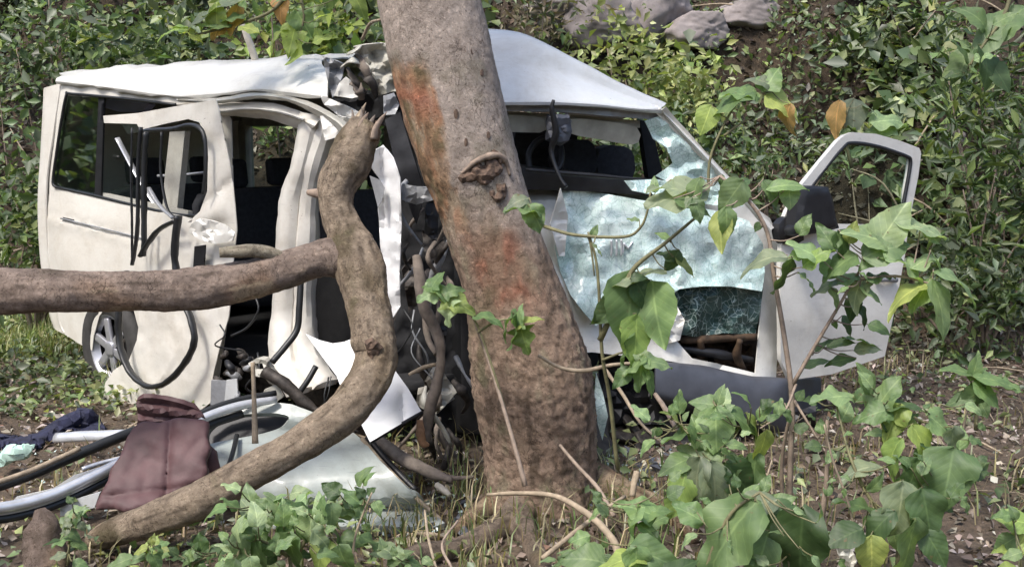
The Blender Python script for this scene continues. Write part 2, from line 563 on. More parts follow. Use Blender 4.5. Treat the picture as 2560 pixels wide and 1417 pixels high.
def leaf_mat(name, attr=False, trans=.3, rough=.42):
    m, nt, b = new_mat(name)
    out = nt.nodes["Material Output"]
    if attr:
        a = nt.nodes.new("ShaderNodeVertexColor"); a.layer_name = "Col"
        c = a.outputs[0]
    else:
        oi = nt.nodes.new("ShaderNodeObjectInfo")
        tc = nt.nodes.new("ShaderNodeTexCoord")
        f = noise_tex(nt, tc.outputs["Object"], 3.5, 4, .6)
        mott = ramp(nt, f, [(.3, (.72, .74, .70)), (.7, (1.22, 1.15, .95))])
        c = mixc(nt, 1.0, oi.outputs["Color"], mott, 'MULTIPLY')
        # veins: midrib and side veins in the leaf's own coordinates
        sx = nt.nodes.new("ShaderNodeSeparateXYZ"); nt.links.new(tc.outputs["Object"], sx.inputs[0])
        ab = nt.nodes.new("ShaderNodeMath"); ab.operation = 'ABSOLUTE'; nt.links.new(sx.outputs[0], ab.inputs[0])
        rib = ramp(nt, ab.outputs[0], [(.006, (.7,) * 3), (.022, (0, 0, 0))])
        s2 = nt.nodes.new("ShaderNodeMath"); s2.operation = 'MULTIPLY_ADD'
        nt.links.new(ab.outputs[0], s2.inputs[0]); s2.inputs[1].default_value = -1.0; nt.links.new(sx.outputs[1], s2.inputs[2])
        fr = nt.nodes.new("ShaderNodeMath"); fr.operation = 'PINGPONG'; nt.links.new(s2.outputs[0], fr.inputs[0]); fr.inputs[1].default_value = .07
        sv = ramp(nt, fr.outputs[0], [(.0, (.32,) * 3), (.012, (0, 0, 0))])
        veins = mixc(nt, 1.0, rib, sv, 'LIGHTEN')
        light = mixc(nt, 1.0, c, (1.75, 1.6, 1.7), 'MULTIPLY')
        c = mixc(nt, veins, c, light)
        spk = ramp(nt, noise_tex(nt, texco(nt), 55, 3, .6), [(.66, (0, 0, 0)), (.72, (.8,) * 3)])
        c = mixc(nt, spk, c, (.16, .11, .05))
        bump_to(nt, b, fr.outputs[0], .35, .02)
    nt.links.new(c, b.inputs["Base Color"])
    b.inputs["Roughness"].default_value = rough
    b.inputs["Specular IOR Level"].default_value = .6
    t = nt.nodes.new("ShaderNodeBsdfTranslucent")
    tl = mixc(nt, 1.0, c, (1.5, 1.6, .7), 'MULTIPLY')
    nt.links.new(tl, t.inputs[0])
    mx = nt.nodes.new("ShaderNodeMixShader"); mx.inputs[0].default_value = trans
    nt.links.new(b.outputs[0], mx.inputs[1]); nt.links.new(t.outputs[0], mx.inputs[2])
    nt.links.new(mx.outputs[0], out.inputs[0])
    return m
M['leaf'] = leaf_mat("leaf_blade", trans=.38, rough=.55)
M['leafmass'] = leaf_mat("leaf_mass", True, .28, .46)
M['litter'] = leaf_mat("dry_leaf", True, .1, .75)
M['stem'] = simple("green_stem", (.16, .15, .075), .7, .35, 25, bump=.3)
M['stembrown'] = simple("woody_stem", (.26, .20, .155), .8, .35, 25, bump=.4)

def bark_attr(name, ridge=1.0):
    m, nt, b = new_mat(name)
    a = nt.nodes.new("ShaderNodeVertexColor"); a.layer_name = "Col"
    v = texco(nt)
    f = noise_tex(nt, v, 34, 9, .82, .5)
    mott = ramp(nt, f, [(.33, (.50, .47, .44)), (.45, (1.1, 1.08, 1.06)), (.56, (1.3, 1.3, 1.3)), (.68, (1.9, 1.88, 1.85))])
    c = mixc(nt, 1.0, a.outputs[0], mott, 'MULTIPLY')
    sp = ramp(nt, noise_tex(nt, v, 95, 3, .6), [(.30, (.30, .28, .26)), (.40, (1, 1, 1)), (.62, (1, 1, 1)), (.72, (1.7, 1.7, 1.65))])
    c = mixc(nt, .8, c, sp, 'MULTIPLY')
    vo = nt.nodes.new("ShaderNodeTexVoronoi"); vo.feature = 'DISTANCE_TO_EDGE'; vo.inputs["Scale"].default_value = 30
    mp = nt.nodes.new("ShaderNodeMapping"); mp.inputs["Scale"].default_value = (1, 1, .4); nt.links.new(v, mp.inputs[0])
    nn = nt.nodes.new("ShaderNodeTexNoise"); nn.inputs["Scale"].default_value = 14; nn.inputs["Detail"].default_value = 5; nt.links.new(v, nn.inputs["Vector"])
    mv = nt.nodes.new("ShaderNodeVectorMath"); mv.operation = 'MULTIPLY_ADD'
    nt.links.new(nn.outputs["Color"], mv.inputs[0]); mv.inputs[1].default_value = (.09, .09, .09); nt.links.new(mp.outputs[0], mv.inputs[2])
    nt.links.new(mv.outputs[0], vo.inputs["Vector"])
    gate = ramp(nt, noise_tex(nt, v, 6, 4, .6), [(.45, (0, 0, 0)), (.62, (1, 1, 1))])
    cr = ramp(nt, vo.outputs["Distance"], [(0, (.75,) * 3), (.05, (0, 0, 0))])
    fac = mixc(nt, 1.0, cr, gate, 'MULTIPLY')
    c = mixc(nt, fac, c, (.07, .052, .04))
    nt.links.new(c, b.inputs["Base Color"])
    b.inputs["Roughness"].default_value = .9; b.inputs["Specular IOR Level"].default_value = .2
    hh = nt.nodes.new("ShaderNodeMath"); hh.operation = 'MULTIPLY_ADD'
    nt.links.new(noise_tex(nt, mp.outputs[0], 60, 8, .8, .5), hh.inputs[0]); hh.inputs[1].default_value = .6; nt.links.new(f, hh.inputs[2])
    bump_to(nt, b, hh.outputs[0], ridge, .03)
    return m
M['bark'] = bark_attr("tree_bark")

# ------------------------------------------------------------------ ground and bank
def toe(x):
    return 8.75 - .2 * max(-6, min(6, x)) + .35 * noise.noise(Vector((x * .45, 3.1, 0)))

def gz(x, y):
    h = max(0.0, y - toe(x))
    b = 1.12 * h if h < 7 else 7.84 + (h - 7) * .5
    b *= min(1.0, .35 + h * .8)
    l = max(0.0, -6.2 - x); b = max(b, 1.0 * l if l < 6 else 6 + (l - 6) * .4)
    bk = max(0.0, -5.0 - y); b = max(b, .7 * bk if bk < 8 else 5.6)
    r = max(0.0, x - 8.5); b = max(b, .7 * r if r < 8 else 5.6)
    p = Vector((x, y, 0))
    rough = .05 + .42 * min(1.0, h)
    return b + rough * noise.noise(p * 1.1) + rough * .6 * noise.noise(p * 3.1) + .018 * noise.noise(p * 9)

xs = np.concatenate([np.linspace(-60, -7, 22)[:-1], np.linspace(-7, 7, 180), np.linspace(7, 60, 22)[1:]])
ys = np.concatenate([np.linspace(-45, 1.5, 22)[:-1], np.linspace(1.5, 13, 150), np.linspace(13, 60, 20)[1:]])
gv = [(float(x), float(y), gz(x, y)) for y in ys for x in xs]
nx = len(xs)
gf = [(j * nx + i, j * nx + i + 1, (j + 1) * nx + i + 1, (j + 1) * nx + i) for j in range(len(ys) - 1) for i in range(nx - 1)]
m, nt_, b_ = new_mat("soil")
v_ = texco(nt_)
c_ = ramp(nt_, noise_tex(nt_, v_, 2.3, 8, .7), [(.25, (.055, .042, .03)), (.5, (.12, .09, .064)), (.62, (.19, .15, .11)), (.8, (.075, .075, .04))])
c2_ = ramp(nt_, noise_tex(nt_, v_, 30, 5, .7), [(.3, (.55, .55, .55)), (.75, (1.6, 1.5, 1.4))])
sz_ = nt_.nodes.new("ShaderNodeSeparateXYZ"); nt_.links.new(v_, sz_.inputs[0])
bank_shade = ramp(nt_, sz_.outputs[2], [(.15, (1, 1, 1)), (.7, (.42, .40, .36))])  # shade between the bank's leaves put into the soil colour, by height
c_ = mixc(nt_, 1.0, c_, bank_shade, 'MULTIPLY')
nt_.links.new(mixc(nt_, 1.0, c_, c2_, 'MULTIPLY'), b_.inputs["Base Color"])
b_.inputs["Roughness"].default_value = .95
bump_to(nt_, b_, noise_tex(nt_, v_, 18, 8, .75), 1.0, .05)
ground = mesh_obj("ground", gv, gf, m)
ground["kind"] = "structure"

# ------------------------------------------------------------------ leaf soups
def leaf_soup(name, C, size, cols, mat, parent=None, up=.6, face=.35, wid=.55, droop=0.0, kind="stuff", label=None, cat=None, dirs=None):
    """many small folded leaves at points C (n,3), each four vertices"""
    n = len(C)
    size = np.asarray(size).reshape(-1, 1) * np.ones((n, 1))
    nrm = rng.normal(0, .55, (n, 3)) + np.array([0, -face, up])
    nrm /= np.linalg.norm(nrm, axis=1, keepdims=True)
    d = rng.normal(0, 1, (n, 3)) if dirs is None else dirs + rng.normal(0, .25, (n, 3))
    d[:, 2] -= droop
    d -= nrm * (d * nrm).sum(1, keepdims=True)
    d /= np.linalg.norm(d, axis=1, keepdims=True) + 1e-9
    s = np.cross(nrm, d)
    wv = wid * rng.uniform(.75, 1.25, (n, 1))
    base = C - d * size * .5
    tip = C + d * size * .5 - nrm * size * .12
    q = C - d * size * .08
    lf = q + s * size * wv * .5 + nrm * size * .12
    rt = q - s * size * wv * .5 + nrm * size * .12
    V = np.stack([base, lf, tip, rt], 1).reshape(-1, 3)
    i = np.arange(n) * 4
    T = np.concatenate([np.stack([i, i + 2, i + 1], 1), np.stack([i, i + 3, i + 2], 1)], 0)
    col = np.concatenate([cols, np.ones((n, 1))], 1)
    return raw_mesh_obj(name, V, T, mat, parent, np.repeat(col, 4, 0), kind)

def pick(pal, n, wts=None):
    pal = np.array(pal)
    idx = rng.choice(len(pal), n, p=None if wts is None else np.array(wts) / sum(wts))
    return pal[idx] * rng.uniform(.65, 1.35, (n, 1)) * rng.uniform(.92, 1.08, (n, 3))

GREENS = [(.05, .075, .03), (.085, .125, .05), (.135, .185, .07), (.20, .245, .095), (.14, .175, .11), (.28, .31, .14)]
LITT = [(.10, .075, .055), (.17, .13, .10), (.25, .21, .17), (.065, .05, .04), (.38, .34, .29), (.13, .08, .05)]
GRN_W = [4, 4, 3, 1.6, 2.5, .8]

def bank_pts(n, xr, yr, gate=None, lift=.03):
    out = []
    while len(out) < n:
        x = random.uniform(*xr); y = random.uniform(*yr)
        if gate is None or gate(x, y): out.append((x, y, gz(x, y) + random.uniform(0, lift)))
    return np.array(out)

# ground cover on the bank: clumps by noise, dark hollows left between
def patch(C, cols, k=.55, s=.8, o=0.0):
    f = np.array([1 + k * noise.noise(Vector((c[0] * s + o, c[1] * s, c[2] * s))) + .3 * noise.noise(Vector((c[0] * 3 + o, c[1] * 3, c[2] * 3))) for c in C]).reshape(-1, 1)
    return cols * np.clip(f, .3, 2.0)
def g1(x, y):
    k = -.12 if x > 1.6 else (-.18 if x > .2 else -.05)
    return y > toe(x) - .25 and noise.noise(Vector((x * .9, y * .9, 1.7))) + .5 * noise.noise(Vector((x * 3, y * 3, 4))) > k + .05 + .25 * random.random()
def lifted(C, a=.28):
    L = np.array([max(0, noise.noise(Vector((c[0] * 2.2, c[1] * 2.2, 5)))) for c in C])
    C = C.copy(); C[:, 2] += L * a * rng.uniform(.3, 1.3, len(C)); C[:, 1] -= L * a * rng.uniform(.2, 1.0, len(C))
    return C
C = lifted(bank_pts(28000, (-7, 7), (8, 13), g1, .18))
o = leaf_soup("ground_cover", C, rng.uniform(.15, 1.0, len(C)) ** 2 * .10 + .02, patch(C, pick(GREENS, len(C), [3, 4, 4, 2.5, 4, 1.5]), .7), M['leafmass'], up=.6, face=.45)
tag(o, "mass of small green creepers covering the steep bank behind the van", "undergrowth")
def g1b(x, y):
    return y > toe(x) - .1 and noise.noise(Vector((x * .7 + 9, y * .7, 6.7))) > (.12 if x > 1.6 else .08) + .2 * random.random()
C = lifted(bank_pts(6500, (-7, 7), (8, 13), g1b, .30), .5)
o = leaf_soup("leafy_vines", C, rng.uniform(.07, .22, len(C)), patch(C, pick(GREENS, len(C), [2, 3, 4, 3, 3, 2]), .5, .8, 7), M['leafmass'], up=.6, face=.5, wid=.62)
tag(o, "broader leaved vines hanging over the steep bank in patches", "vines")
C = bank_pts(5200, (-11, -6.0), (1.5, 10), lambda x, y: gz(x, y) > .2, .5)
o = leaf_soup("side_bank_cover", C, rng.uniform(.10, .26, len(C)), patch(C, pick(GREENS, len(C), [2, 3, 4, 3, 3, 2])), M['leafmass'], up=.6, face=.1, wid=.6)
tag(o, "green growth on the bank past the rear end of the van", "undergrowth")
C = bank_pts(22000, (-7, 7), (8.0, 13), lambda x, y: y > toe(x) - .6, .05)
o = leaf_soup("bank_leaf_litter", C, rng.uniform(.025, .11, len(C)), patch(C, pick(LITT, len(C), [4, 3, 2, 4, 1.5, 2]) * .75, .5), M['litter'], up=.8, face=.3)
tag(o, "dry brown leaf litter scattered over the steep bank", "leaf litter")
C = bank_pts(42000, (-5.5, 5.5), (2.2, 9.3), None, .025)
o = leaf_soup("leaf_litter", C, rng.uniform(.010, .065, len(C)) , patch(C, pick(LITT, len(C), [3, 4, 5, 2, 4, 2]), .4, 1.5), M['litter'], up=1.1, face=.05, wid=.5)
tag(o, "dry brown leaf litter lying on the flat ground around the wreck", "leaf litter")
C = bank_pts(5600, (-5.0, -1.6), (5.9, 9.6), lambda x, y: noise.noise(Vector((x * 1.3, y * 1.3, 2))) > -.15, .10)
o = leaf_soup("ground_weeds", C, rng.uniform(.03, .09, len(C)), patch(C, pick(GREENS, len(C), [1, 2, 4, 4, 3, 3])), M['leafmass'], up=.9, face=.2)
tag(o, "low leafy weeds in the grass behind the rear wheel", "weeds")

def blades(name, C, h, cols, wd=.004, lean=.8):
    n = len(C)
    h = np.asarray(h).reshape(-1, 1)
    a = rng.uniform(0, 6.283, n)
    d = np.stack([np.cos(a), np.sin(a), np.zeros(n)], 1)
    s = np.stack([-np.sin(a), np.cos(a), np.zeros(n)], 1) * wd
    up = np.array([0, 0, 1.0])
    ln = rng.uniform(.15, 1.0, (n, 1)) * lean
    m1 = C + up * h * .55 + d * h * .25 * ln
    t = C + up * h * (1 - .35 * ln) + d * h * .9 * ln
    V = np.stack([C - s, C + s, m1 - s * .8, m1 + s * .8, t], 1).reshape(-1, 3)
    i = np.arange(n) * 5
    T = np.concatenate([np.stack([i, i + 1, i + 3], 1), np.stack([i, i + 3, i + 2], 1), np.stack([i + 2, i + 3, i + 4], 1)], 0)
    col = np.concatenate([cols, np.ones((n, 1))], 1)
    return raw_mesh_obj(name, V, T, M['leafmass'], None, np.repeat(col, 5, 0), "stuff")

def gr(x, y):
    return noise.noise(Vector((x * 1.2, y * 1.2, 8))) > -.05 + .3 * random.random()
C = bank_pts(7000, (-5.0, -1.6), (6.5, 9.8), gr, .0)
o = blades("grass", C, rng.uniform(.06, .22, len(C)), patch(C, pick([(.20, .26, .08), (.30, .33, .13), (.11, .17, .05), (.44, .40, .22)], len(C), [4, 4, 2, 3])))
tag(o, "short green grass growing behind the rear wheel of the van", "grass")
C = bank_pts(2600, (-2.2, 4.6), (2.6, 8.6), gr, .0)
W2 = bank_pts(3800, (-2.4, 4.4), (2.6, 8.4), lambda x, y: noise.noise(Vector((x * 1.6, y * 1.6, 12))) > .05, .12)
o = leaf_soup('low_weeds', W2, rng.uniform(.02, .07, len(W2)), patch(W2, pick(GREENS, len(W2), [1, 2, 4, 4, 3, 3])), M['leafmass'], up=1.0, face=.2)
tag(o, 'scattered low weeds sprouting from the litter round the trunk', 'weeds')
o = blades("dry_grass", C, rng.uniform(.05, .20, len(C)), pick([(.30, .25, .14), (.16, .19, .07), (.42, .36, .22)], len(C), [3, 2, 2]))
tag(o, "sparse dry grass on the bare ground beside the open door", "grass")

# ------------------------------------------------------------------ the tree the van wraps round
TR = [  # py, left edge, right edge (photo pixels)
    (-1500, 620, 850), (-1000, 715, 950), (-500, 820, 1070), (-200, 900, 1145), (0, 946, 1196), (120, 968, 1226), (240, 992, 1254), (400, 1040, 1298), (500, 1082, 1328), (600, 1118, 1362),
    (700, 1150, 1398), (800, 1168, 1440), (900, 1172, 1478), (1000, 1180, 1492), (1100, 1200, 1498), (1180, 1204, 1502), (1250, 1200, 1520), (1300, 1185, 1545)]
TY = 4.62
def tr_edge(py):
    for a, b in zip(TR, TR[1:]):
        if a[0] <= py <= b[0]:
            t = (py - a[0]) / (b[0] - a[0])
            return a[1] + (b[1] - a[1]) * t, a[2] + (b[2] - a[2]) * t
    return TR[-1][1], TR[-1][2]
def tr_front(px, py, out=0.0):
    l, r = tr_edge(py)
    R = (r - l) / 2 / F * TY; dx = (px - (l + r) / 2) / F * TY
    return TY - math.sqrt(max(R * R - dx * dx, (R * .25) ** 2)) - out
tree = thing("tree", "thick leaning tree trunk with scraped orange bark standing against the crushed van", "tree", P(1370, 1260, TY))
V, Fc, Cc = [], [], []
ctrl = catmull([(a[0], a[1], a[2]) for a in TR], 18)
ns = 132
def smooth01(a, b, x):
    t = max(0.0, min(1.0, (x - a) / (b - a))); return t * t * (3 - 2 * t)
for row in ctrl:
    py, l, r = row
    cpt = P((l + r) / 2, py, TY); R = (r - l) / 2 / F * TY
    for k in range(ns):
        a = 2 * math.pi * k / ns
        d = Vector((math.cos(a), math.sin(a), 0))
        q = cpt + d * R
        q2 = Vector((q.x, q.y, q.z * .45))
        low = smooth01(500, 900, py)
        rr = R * (1 + .035 * fbm(q2, 5, 2.0) + (.012 + .022 * low) * fbm(q, 30, 7.0))
        fis = abs(fbm(Vector((q.x * 1.0, q.y * 1.0, q.z * .30)), 24, 31, 3))
        crack = 1 - smooth01(.0, .16, fis)
        rr -= R * (.008 + .016 * low) * crack * smooth01(-.25, .2, nz(q, 3, 41) + .25 * low)
        if py > 1150: rr *= 1 + .12 * smooth01(1150, 1300, py) * math.sin(a * 5 + 1)
        u = math.cos(a); front = -math.sin(a)
        # bark colours (the wood itself: grey pink bark, orange scraped strip, red brown gash, mossy foot)
        n1, n2, n3 = fbm(q, 4, 1), fbm(q, 11, 3), fbm(Vector((q.x, q.y, q.z * .4)), 16, 9)
        base = Vector((.47, .395, .34)) * (1 + .25 * n2)
        base = base.lerp(Vector((.24, .215, .16)), smooth01(.1, .5, n1 + .5 * n2) * .6)
        lowc = Vector((.36, .26, .195)) * (1 + .3 * n2)
        lowc = lowc.lerp(Vector((.33, .29, .20)), smooth01(.25, .6, n3) * .6)
        lowc = lowc.lerp(Vector((.12, .09, .065)), smooth01(.15, .55, -n3 + .3 * n2) * .7)
        c = base.lerp(lowc, smooth01(470, 640, py + 60 * n1))
        c = c.lerp(Vector((.10, .075, .055)), crack * (.12 + .33 * low))
        ru = -.12 - .16 * smooth01(150, 560, py)
        scar = smooth01(125, 200, py) * (1 - smooth01(500, 640, py)) * smooth01(-1.3, -.93, u) * (1 - smooth01(ru - .18, ru + .05, u + .18 * n3)) * (front > -.2)
        st = fbm(Vector((q.x * 1.3, q.y * 1.3, q.z * .22)), 20, 77, 3)
        scar *= smooth01(.30, .46, scar * .9 + .55 * st + .1)
        oc = Vector((.43, .245, .145)).lerp(Vector((.42, .27, .16)), smooth01(-.1, .4, n3)).lerp(Vector((.17, .15, .085)), smooth01(.22, .5, n2) * .8)
        oc = oc.lerp(Vector((.40, .33, .24)), smooth01(.15, .35, st) * .8).lerp(Vector((.15, .10, .06)), smooth01(.18, .4, -st) * .7)
        oc = oc.lerp(Vector((.42, .18, .11)), (1 - abs(smooth01(170, 330, py) * 2 - 1)) * smooth01(0, .4, n1 + .3))
        c = c.lerp(oc, min(1, scar * (1.0 + .35 * n2)))
        g = smooth01(550, 600, py + 25 * n1) * (1 - smooth01(720, 780, py)) * smooth01(-.75, -.35, u + .15 * n2) * (1 - smooth01(.25, .75, u)) * (front > 0)
        c = c.lerp(Vector((.34, .155, .10)).lerp(Vector((.30, .19, .13)), smooth01(-.2, .3, n3)), g * .85)
        g *= smooth01(.25, .5, g * .9 + .5 * st)
        rr -= R * .03 * g * (1 + st) + R * .03 * scar * (1 + 1.5 * st)
        mo = smooth01(.1, .4, n1 * .7 + n3 * .5 - .1) * smooth01(.1, .6, -u) * .5
        c = c.lerp(Vector((.085, .09, .04)), mo * (py > 350) * (1 - scar))
        V.append(tuple(cpt + d * rr)); Cc.append((max(c.x, .01), max(c.y, .01), max(c.z, .01), 1))
nr_ = len(ctrl)
for i in range(nr_ - 1):
    for k in range(ns):
        a = i * ns + k; b = i * ns + (k + 1) % ns
        Fc.append((a, a + ns, b + ns, b))
mesh_obj("trunk", V, Fc, M['bark'], tree, cols=Cc)
M['knot'] = simple("knot_wood", (.115, .075, .052), .9, .6, 40, bump=1.0)
M['knotpale'] = simple("bark_lip", (.25, .19, .145), .9, .4, 30, bump=.8)
plate("knot", [(1142, 448), (1165, 425), (1195, 408), (1225, 396), (1246, 402), (1258, 424), (1244, 444), (1222, 458), (1188, 462), (1160, 460)], lambda x, y: tr_front(x, y, .004), M['knot'], tree, .012, step=7, bump=.03, bscale=22, smooth=2, puff=.012, puffw=16)
plate("knot", [(1228, 470), (1256, 455), (1268, 470), (1262, 498), (1240, 505), (1226, 490)], lambda x, y: tr_front(x, y, .003), M['knot'], tree, .01, step=7, bump=.03, bscale=26, smooth=2, puff=.008, puffw=12)
ptube("bark_lip", [(1140, 447, tr_front(1140, 447, .006)), (1190, 404, tr_front(1190, 404, .012)), (1240, 388, tr_front(1240, 388, .012)), (1265, 405, tr_front(1265, 405, .01)), (1275, 440, tr_front(1275, 440, .006))], [3, 7, 8, 7, 3], M['knotpale'], tree, rough=.4, rscale=30)
ptube("bark_lip", [(1232, 375, tr_front(1232, 375, .004)), (1246, 388, tr_front(1246, 388, .012)), (1252, 410, tr_front(1252, 410, .01))], [3, 6, 3], M['knot'], tree, rough=.4, rscale=30)
for kx, ky, kr in ((1181, 128, 5), (1206, 180, 6), (1222, 338, 5), (1165, 356, 6), (1010, 20, 9), (1140, 285, 7)):
    plate("lenticel", [(kx + kr * .8 * math.cos(t), ky + kr * 1.9 * math.sin(t)) for t in np.linspace(0, 5.5, 8)], lambda x, y: tr_front(x, y, .002), M['knot'], tree, .004, step=6, puff=.003, puffw=5)
# roots running out from the foot
def ground_path(pts, lift=0.0):
    return [Vector((p.x, p.y, gz(p.x, p.y) + lift)) for p in (PG(*q) for q in pts)]
def bark_tube(name, path, radii, parent, base=(.33, .26, .205), dark=(.17, .135, .10), ochre=(.37, .24, .14), rough=.10, sides=22, n=10, seed=0., moss=.3, rscale=6, flat=1.0, ridges=.045):
    v, f = tube_geo(path, radii, sides=sides, n=n, rough=rough, rscale=rscale, seed=seed, flat=flat, ridges=ridges)
    cc = []
    for iv, q in enumerate(v):
        n1 = fbm(q, 5, seed); n2 = fbm(q, 19, seed + 4); n3 = fbm(q, 2.2, seed + 8)
        ang = 6.283 * (iv % sides) / sides; al = (iv // sides) * 1.2 / n
        st = noise.noise(Vector((math.cos(ang) * 3.5 + seed, math.sin(ang) * 3.5, al))) + .5 * noise.noise(Vector((math.cos(ang) * 8, math.sin(ang) * 8 + seed, al * 2)))
        c = Vector(base) * (1 + .35 * n2 + .35 * st)
        c = c.lerp(Vector(dark), smooth01(.05, .5, n1)).lerp(Vector(ochre), smooth01(.1, .5, n3) * .7)
        c = c.lerp(Vector((.10, .105, .045)), smooth01(.2, .5, n2 * .6 + n1 * .5) * moss)
        c = c.lerp(Vector((.46, .36, .25)), smooth01(.34, .40, n3 + .25 * st + .12 * n2) * .8)
        c = c.lerp(Vector((.08, .06, .045)), smooth01(.42, .62, abs(st) + .2 * n2) * .55)
        cc.append((max(.01, c.x), max(.01, c.y), max(.01, c.z), 1))
    return mesh_obj(name, v, f, M['bark'], parent, cols=cc)
bark_tube("root", ground_path([(1330, 1270), (1250, 1320), (1150, 1360), (1050, 1400), (960, 1440)], .03), [.085, .055, .045, .04, .02], tree, base=(.24, .19, .15))
bark_tube("root", ground_path([(1290, 1300), (1320, 1350), (1350, 1410), (1370, 1480)], .02), [.07, .045, .038, .03], tree, base=(.23, .18, .14), seed=3)
bark_tube("root", ground_path([(1290, 1245), (1200, 1285), (1140, 1320)], .03), [.09, .05, .025], tree, base=(.21, .16, .12), seed=5)
bark_tube("root", ground_path([(1480, 1230), (1560, 1270), (1660, 1300), (1740, 1360)], .02), [.10, .06, .04, .02], tree, base=(.20, .15, .11), seed=6)
# crown far above the picture: limbs and leaves that break the sunlight
top = P(735, -1490, TY)
LB = [(-1.6, -.6, 1.6), (1.5, .9, 1.9), (.4, -1.6, 2.0), (-.5, 2.0, 1.7), (-2.6, .8, 1.2), (2.4, -.9, 1.5)]
tubes("limb", [([top + Vector((0, 0, -.3)), top + Vector((a * .45, b * .45, c * .6)), top + Vector((a, b, c)), top + Vector((a * 1.6, b * 1.6, c * 1.35))], [.15, .10, .06, .02]) for a, b, c in LB], M['dead'], tree, kind="stuff")
CP = []
for i in range(15):
    a, b, c = random.choice(LB)
    k = random.uniform(.7, 1.9)
    ctr = np.array(top) + np.array([a * k, b * k, c * min(k, 1.4)]) + rng.normal(0, .7, 3) * np.array([1, 1, .5])
    CP.append(ctr + rng.normal(0, .42, (150, 3)))
CP = np.concatenate(CP)
leaf_soup("crown", CP, rng.uniform(.10, .2, len(CP)), pick(GREENS, len(CP), GRN_W), M['leafmass'], parent=tree, up=1, face=0)

# ------------------------------------------------------------------ fallen limb lying across the van
fb = thing("fallen_branch", "broken curved branch with a horizontal limb lying across the side of the van", "branch", P(240, 1345, 4.0))
def pixpath(q): return [P(a, b, c) for a, b, c, r in q], [r / F * c for a, b, c, r in q]
q = [(914, 312, 4.50, 40), (893, 358, 4.47, 50), (870, 412, 4.45, 55), (845, 462, 4.43, 50), (842, 512, 4.41, 43), (858, 566, 4.39, 47), (878, 616, 4.36, 58), (900, 670, 4.32, 62), (915, 740, 4.28, 57), (931, 815, 4.22, 53), (936, 855, 4.2, 58), (938, 895, 4.18, 54), (914, 968, 4.12, 55), (845, 1045, 4.06, 51),
     (745, 1115, 4.0, 46), (640, 1172, 3.96, 46), (545, 1225, 3.94, 49), (450, 1272, 3.94, 48), (340, 1312, 3.96, 42), (262, 1338, 3.98, 34), (225, 1352, 4.0, 18)]
a_, r_ = pixpath(q); bark_tube("limb", a_, r_, fb, base=(.34, .27, .20), dark=(.19, .15, .10), ochre=(.29, .21, .12), seed=1, sides=52, n=20, rough=.09, rscale=9)
q = [(-160, 728, 4.0, 62), (0, 728, 4.02, 60), (150, 728, 4.05, 53), (300, 727, 4.1, 51), (430, 726, 4.14, 54), (510, 720, 4.18, 56), (600, 704, 4.22, 50), (700, 678, 4.27, 48), (790, 650, 4.32, 46), (845, 644, 4.355, 52), (890, 650, 4.40, 48), (925, 660, 4.44, 28)]
a_, r_ = pixpath(q); bark_tube("side_limb", a_, r_, fb, base=(.315, .245, .20), dark=(.18, .14, .115), ochre=(.37, .24, .155), seed=12, sides=48, n=26, rough=.07, rscale=10, moss=.12)
q = [(760, 672, 4.29, 18), (700, 645, 4.26, 18), (650, 628, 4.22, 17), (600, 628, 4.2, 17), (548, 632, 4.18, 13)]
a_, r_ = pixpath(q); bark_tube("stub", a_, r_, fb, base=(.33, .29, .22), ochre=(.28, .22, .14), seed=15, sides=14, n=7, rough=.12, rscale=14)
random.seed(44)
for i in range(13):
    x = random.uniform(878, 942); y = 318 + (905 - x) * -.25 + random.uniform(-6, 8)
    L = random.uniform(18, 58); a0 = random.uniform(-.15, .75)
    Y = 4.46 + random.uniform(-.05, .05)
    ptube("splinter", [(x - 4, y + 26, Y), (x, y, Y), (x + L * .5 * math.sin(a0), y - L * .55, Y + .02), (x + L * math.sin(a0), y - L, Y + .04)], [12, 10, 6, .8], random.choice([M['dead'], M['knot'], M['twig'], M['knotpale']]), fb, rough=.35, rscale=22, seed=i, sides=7, n=4, flat=.45)
plate("knot", [(918, 862), (930, 852), (945, 856), (952, 872), (945, 890), (930, 896), (918, 884)], lambda x, y: 4.185 - .088, M['knot'], fb, .02, step=6, bump=.02, bscale=30, smooth=2, puff=.008, puffw=14)
# short spikes on the limb
ptube("twig_stub", [(770, 480, 4.45), (798, 484, 4.42), (812, 478, 4.42)], [7, 12, 14], M['knotpale'], fb, rough=.4, rscale=20)

# ------------------------------------------------------------------ the van
A, B = P(115, 700, 7.3), P(1010, 700, 5.1)
SIDE = plane_depth(A, B, .10)
def SD(off): return plane_depth(A, B, .10, off)
FA, FB = P(1060, 700, 5.08), P(1955, 700, 5.75)
def FR(off=0.0, lean=.25): return plane_depth(FA, FB, lean, off)
DA, DB = P(1950, 700, 5.74), P(2290, 700, 6.25)
DOOR = plane_depth(DA, DB, .05)
ev = Vector((B.x - A.x, B.y - A.y, 0)).normalized()
nv_ = Vector((-ev.y, ev.x, 0))
if nv_.y < 0: nv_ = -nv_
def VP(s, wd, z): return Vector((A.x, A.y, 0)) + ev * s + nv_ * wd + Vector((0, 0, z))
LEN = Vector((B.x - A.x, B.y - A.y)).length
van = thing("wrecked_van", "crushed white passenger van folded round the tree with its side torn open", "van", Vector((VP(1.6, .85, 0))))
Z1 = Vector((0, 0, 1))
def vbox(name, s0, s1, w0, w1, z0, z1, mat, parent=van, bev=.12):
    c = VP((s0 + s1) / 2, (w0 + w1) / 2, (z0 + z1) / 2)
    return boxm(name, c, ev * ((s1 - s0) / 2), nv_ * ((w1 - w0) / 2), Z1 * ((z1 - z0) / 2), mat, parent, bev)

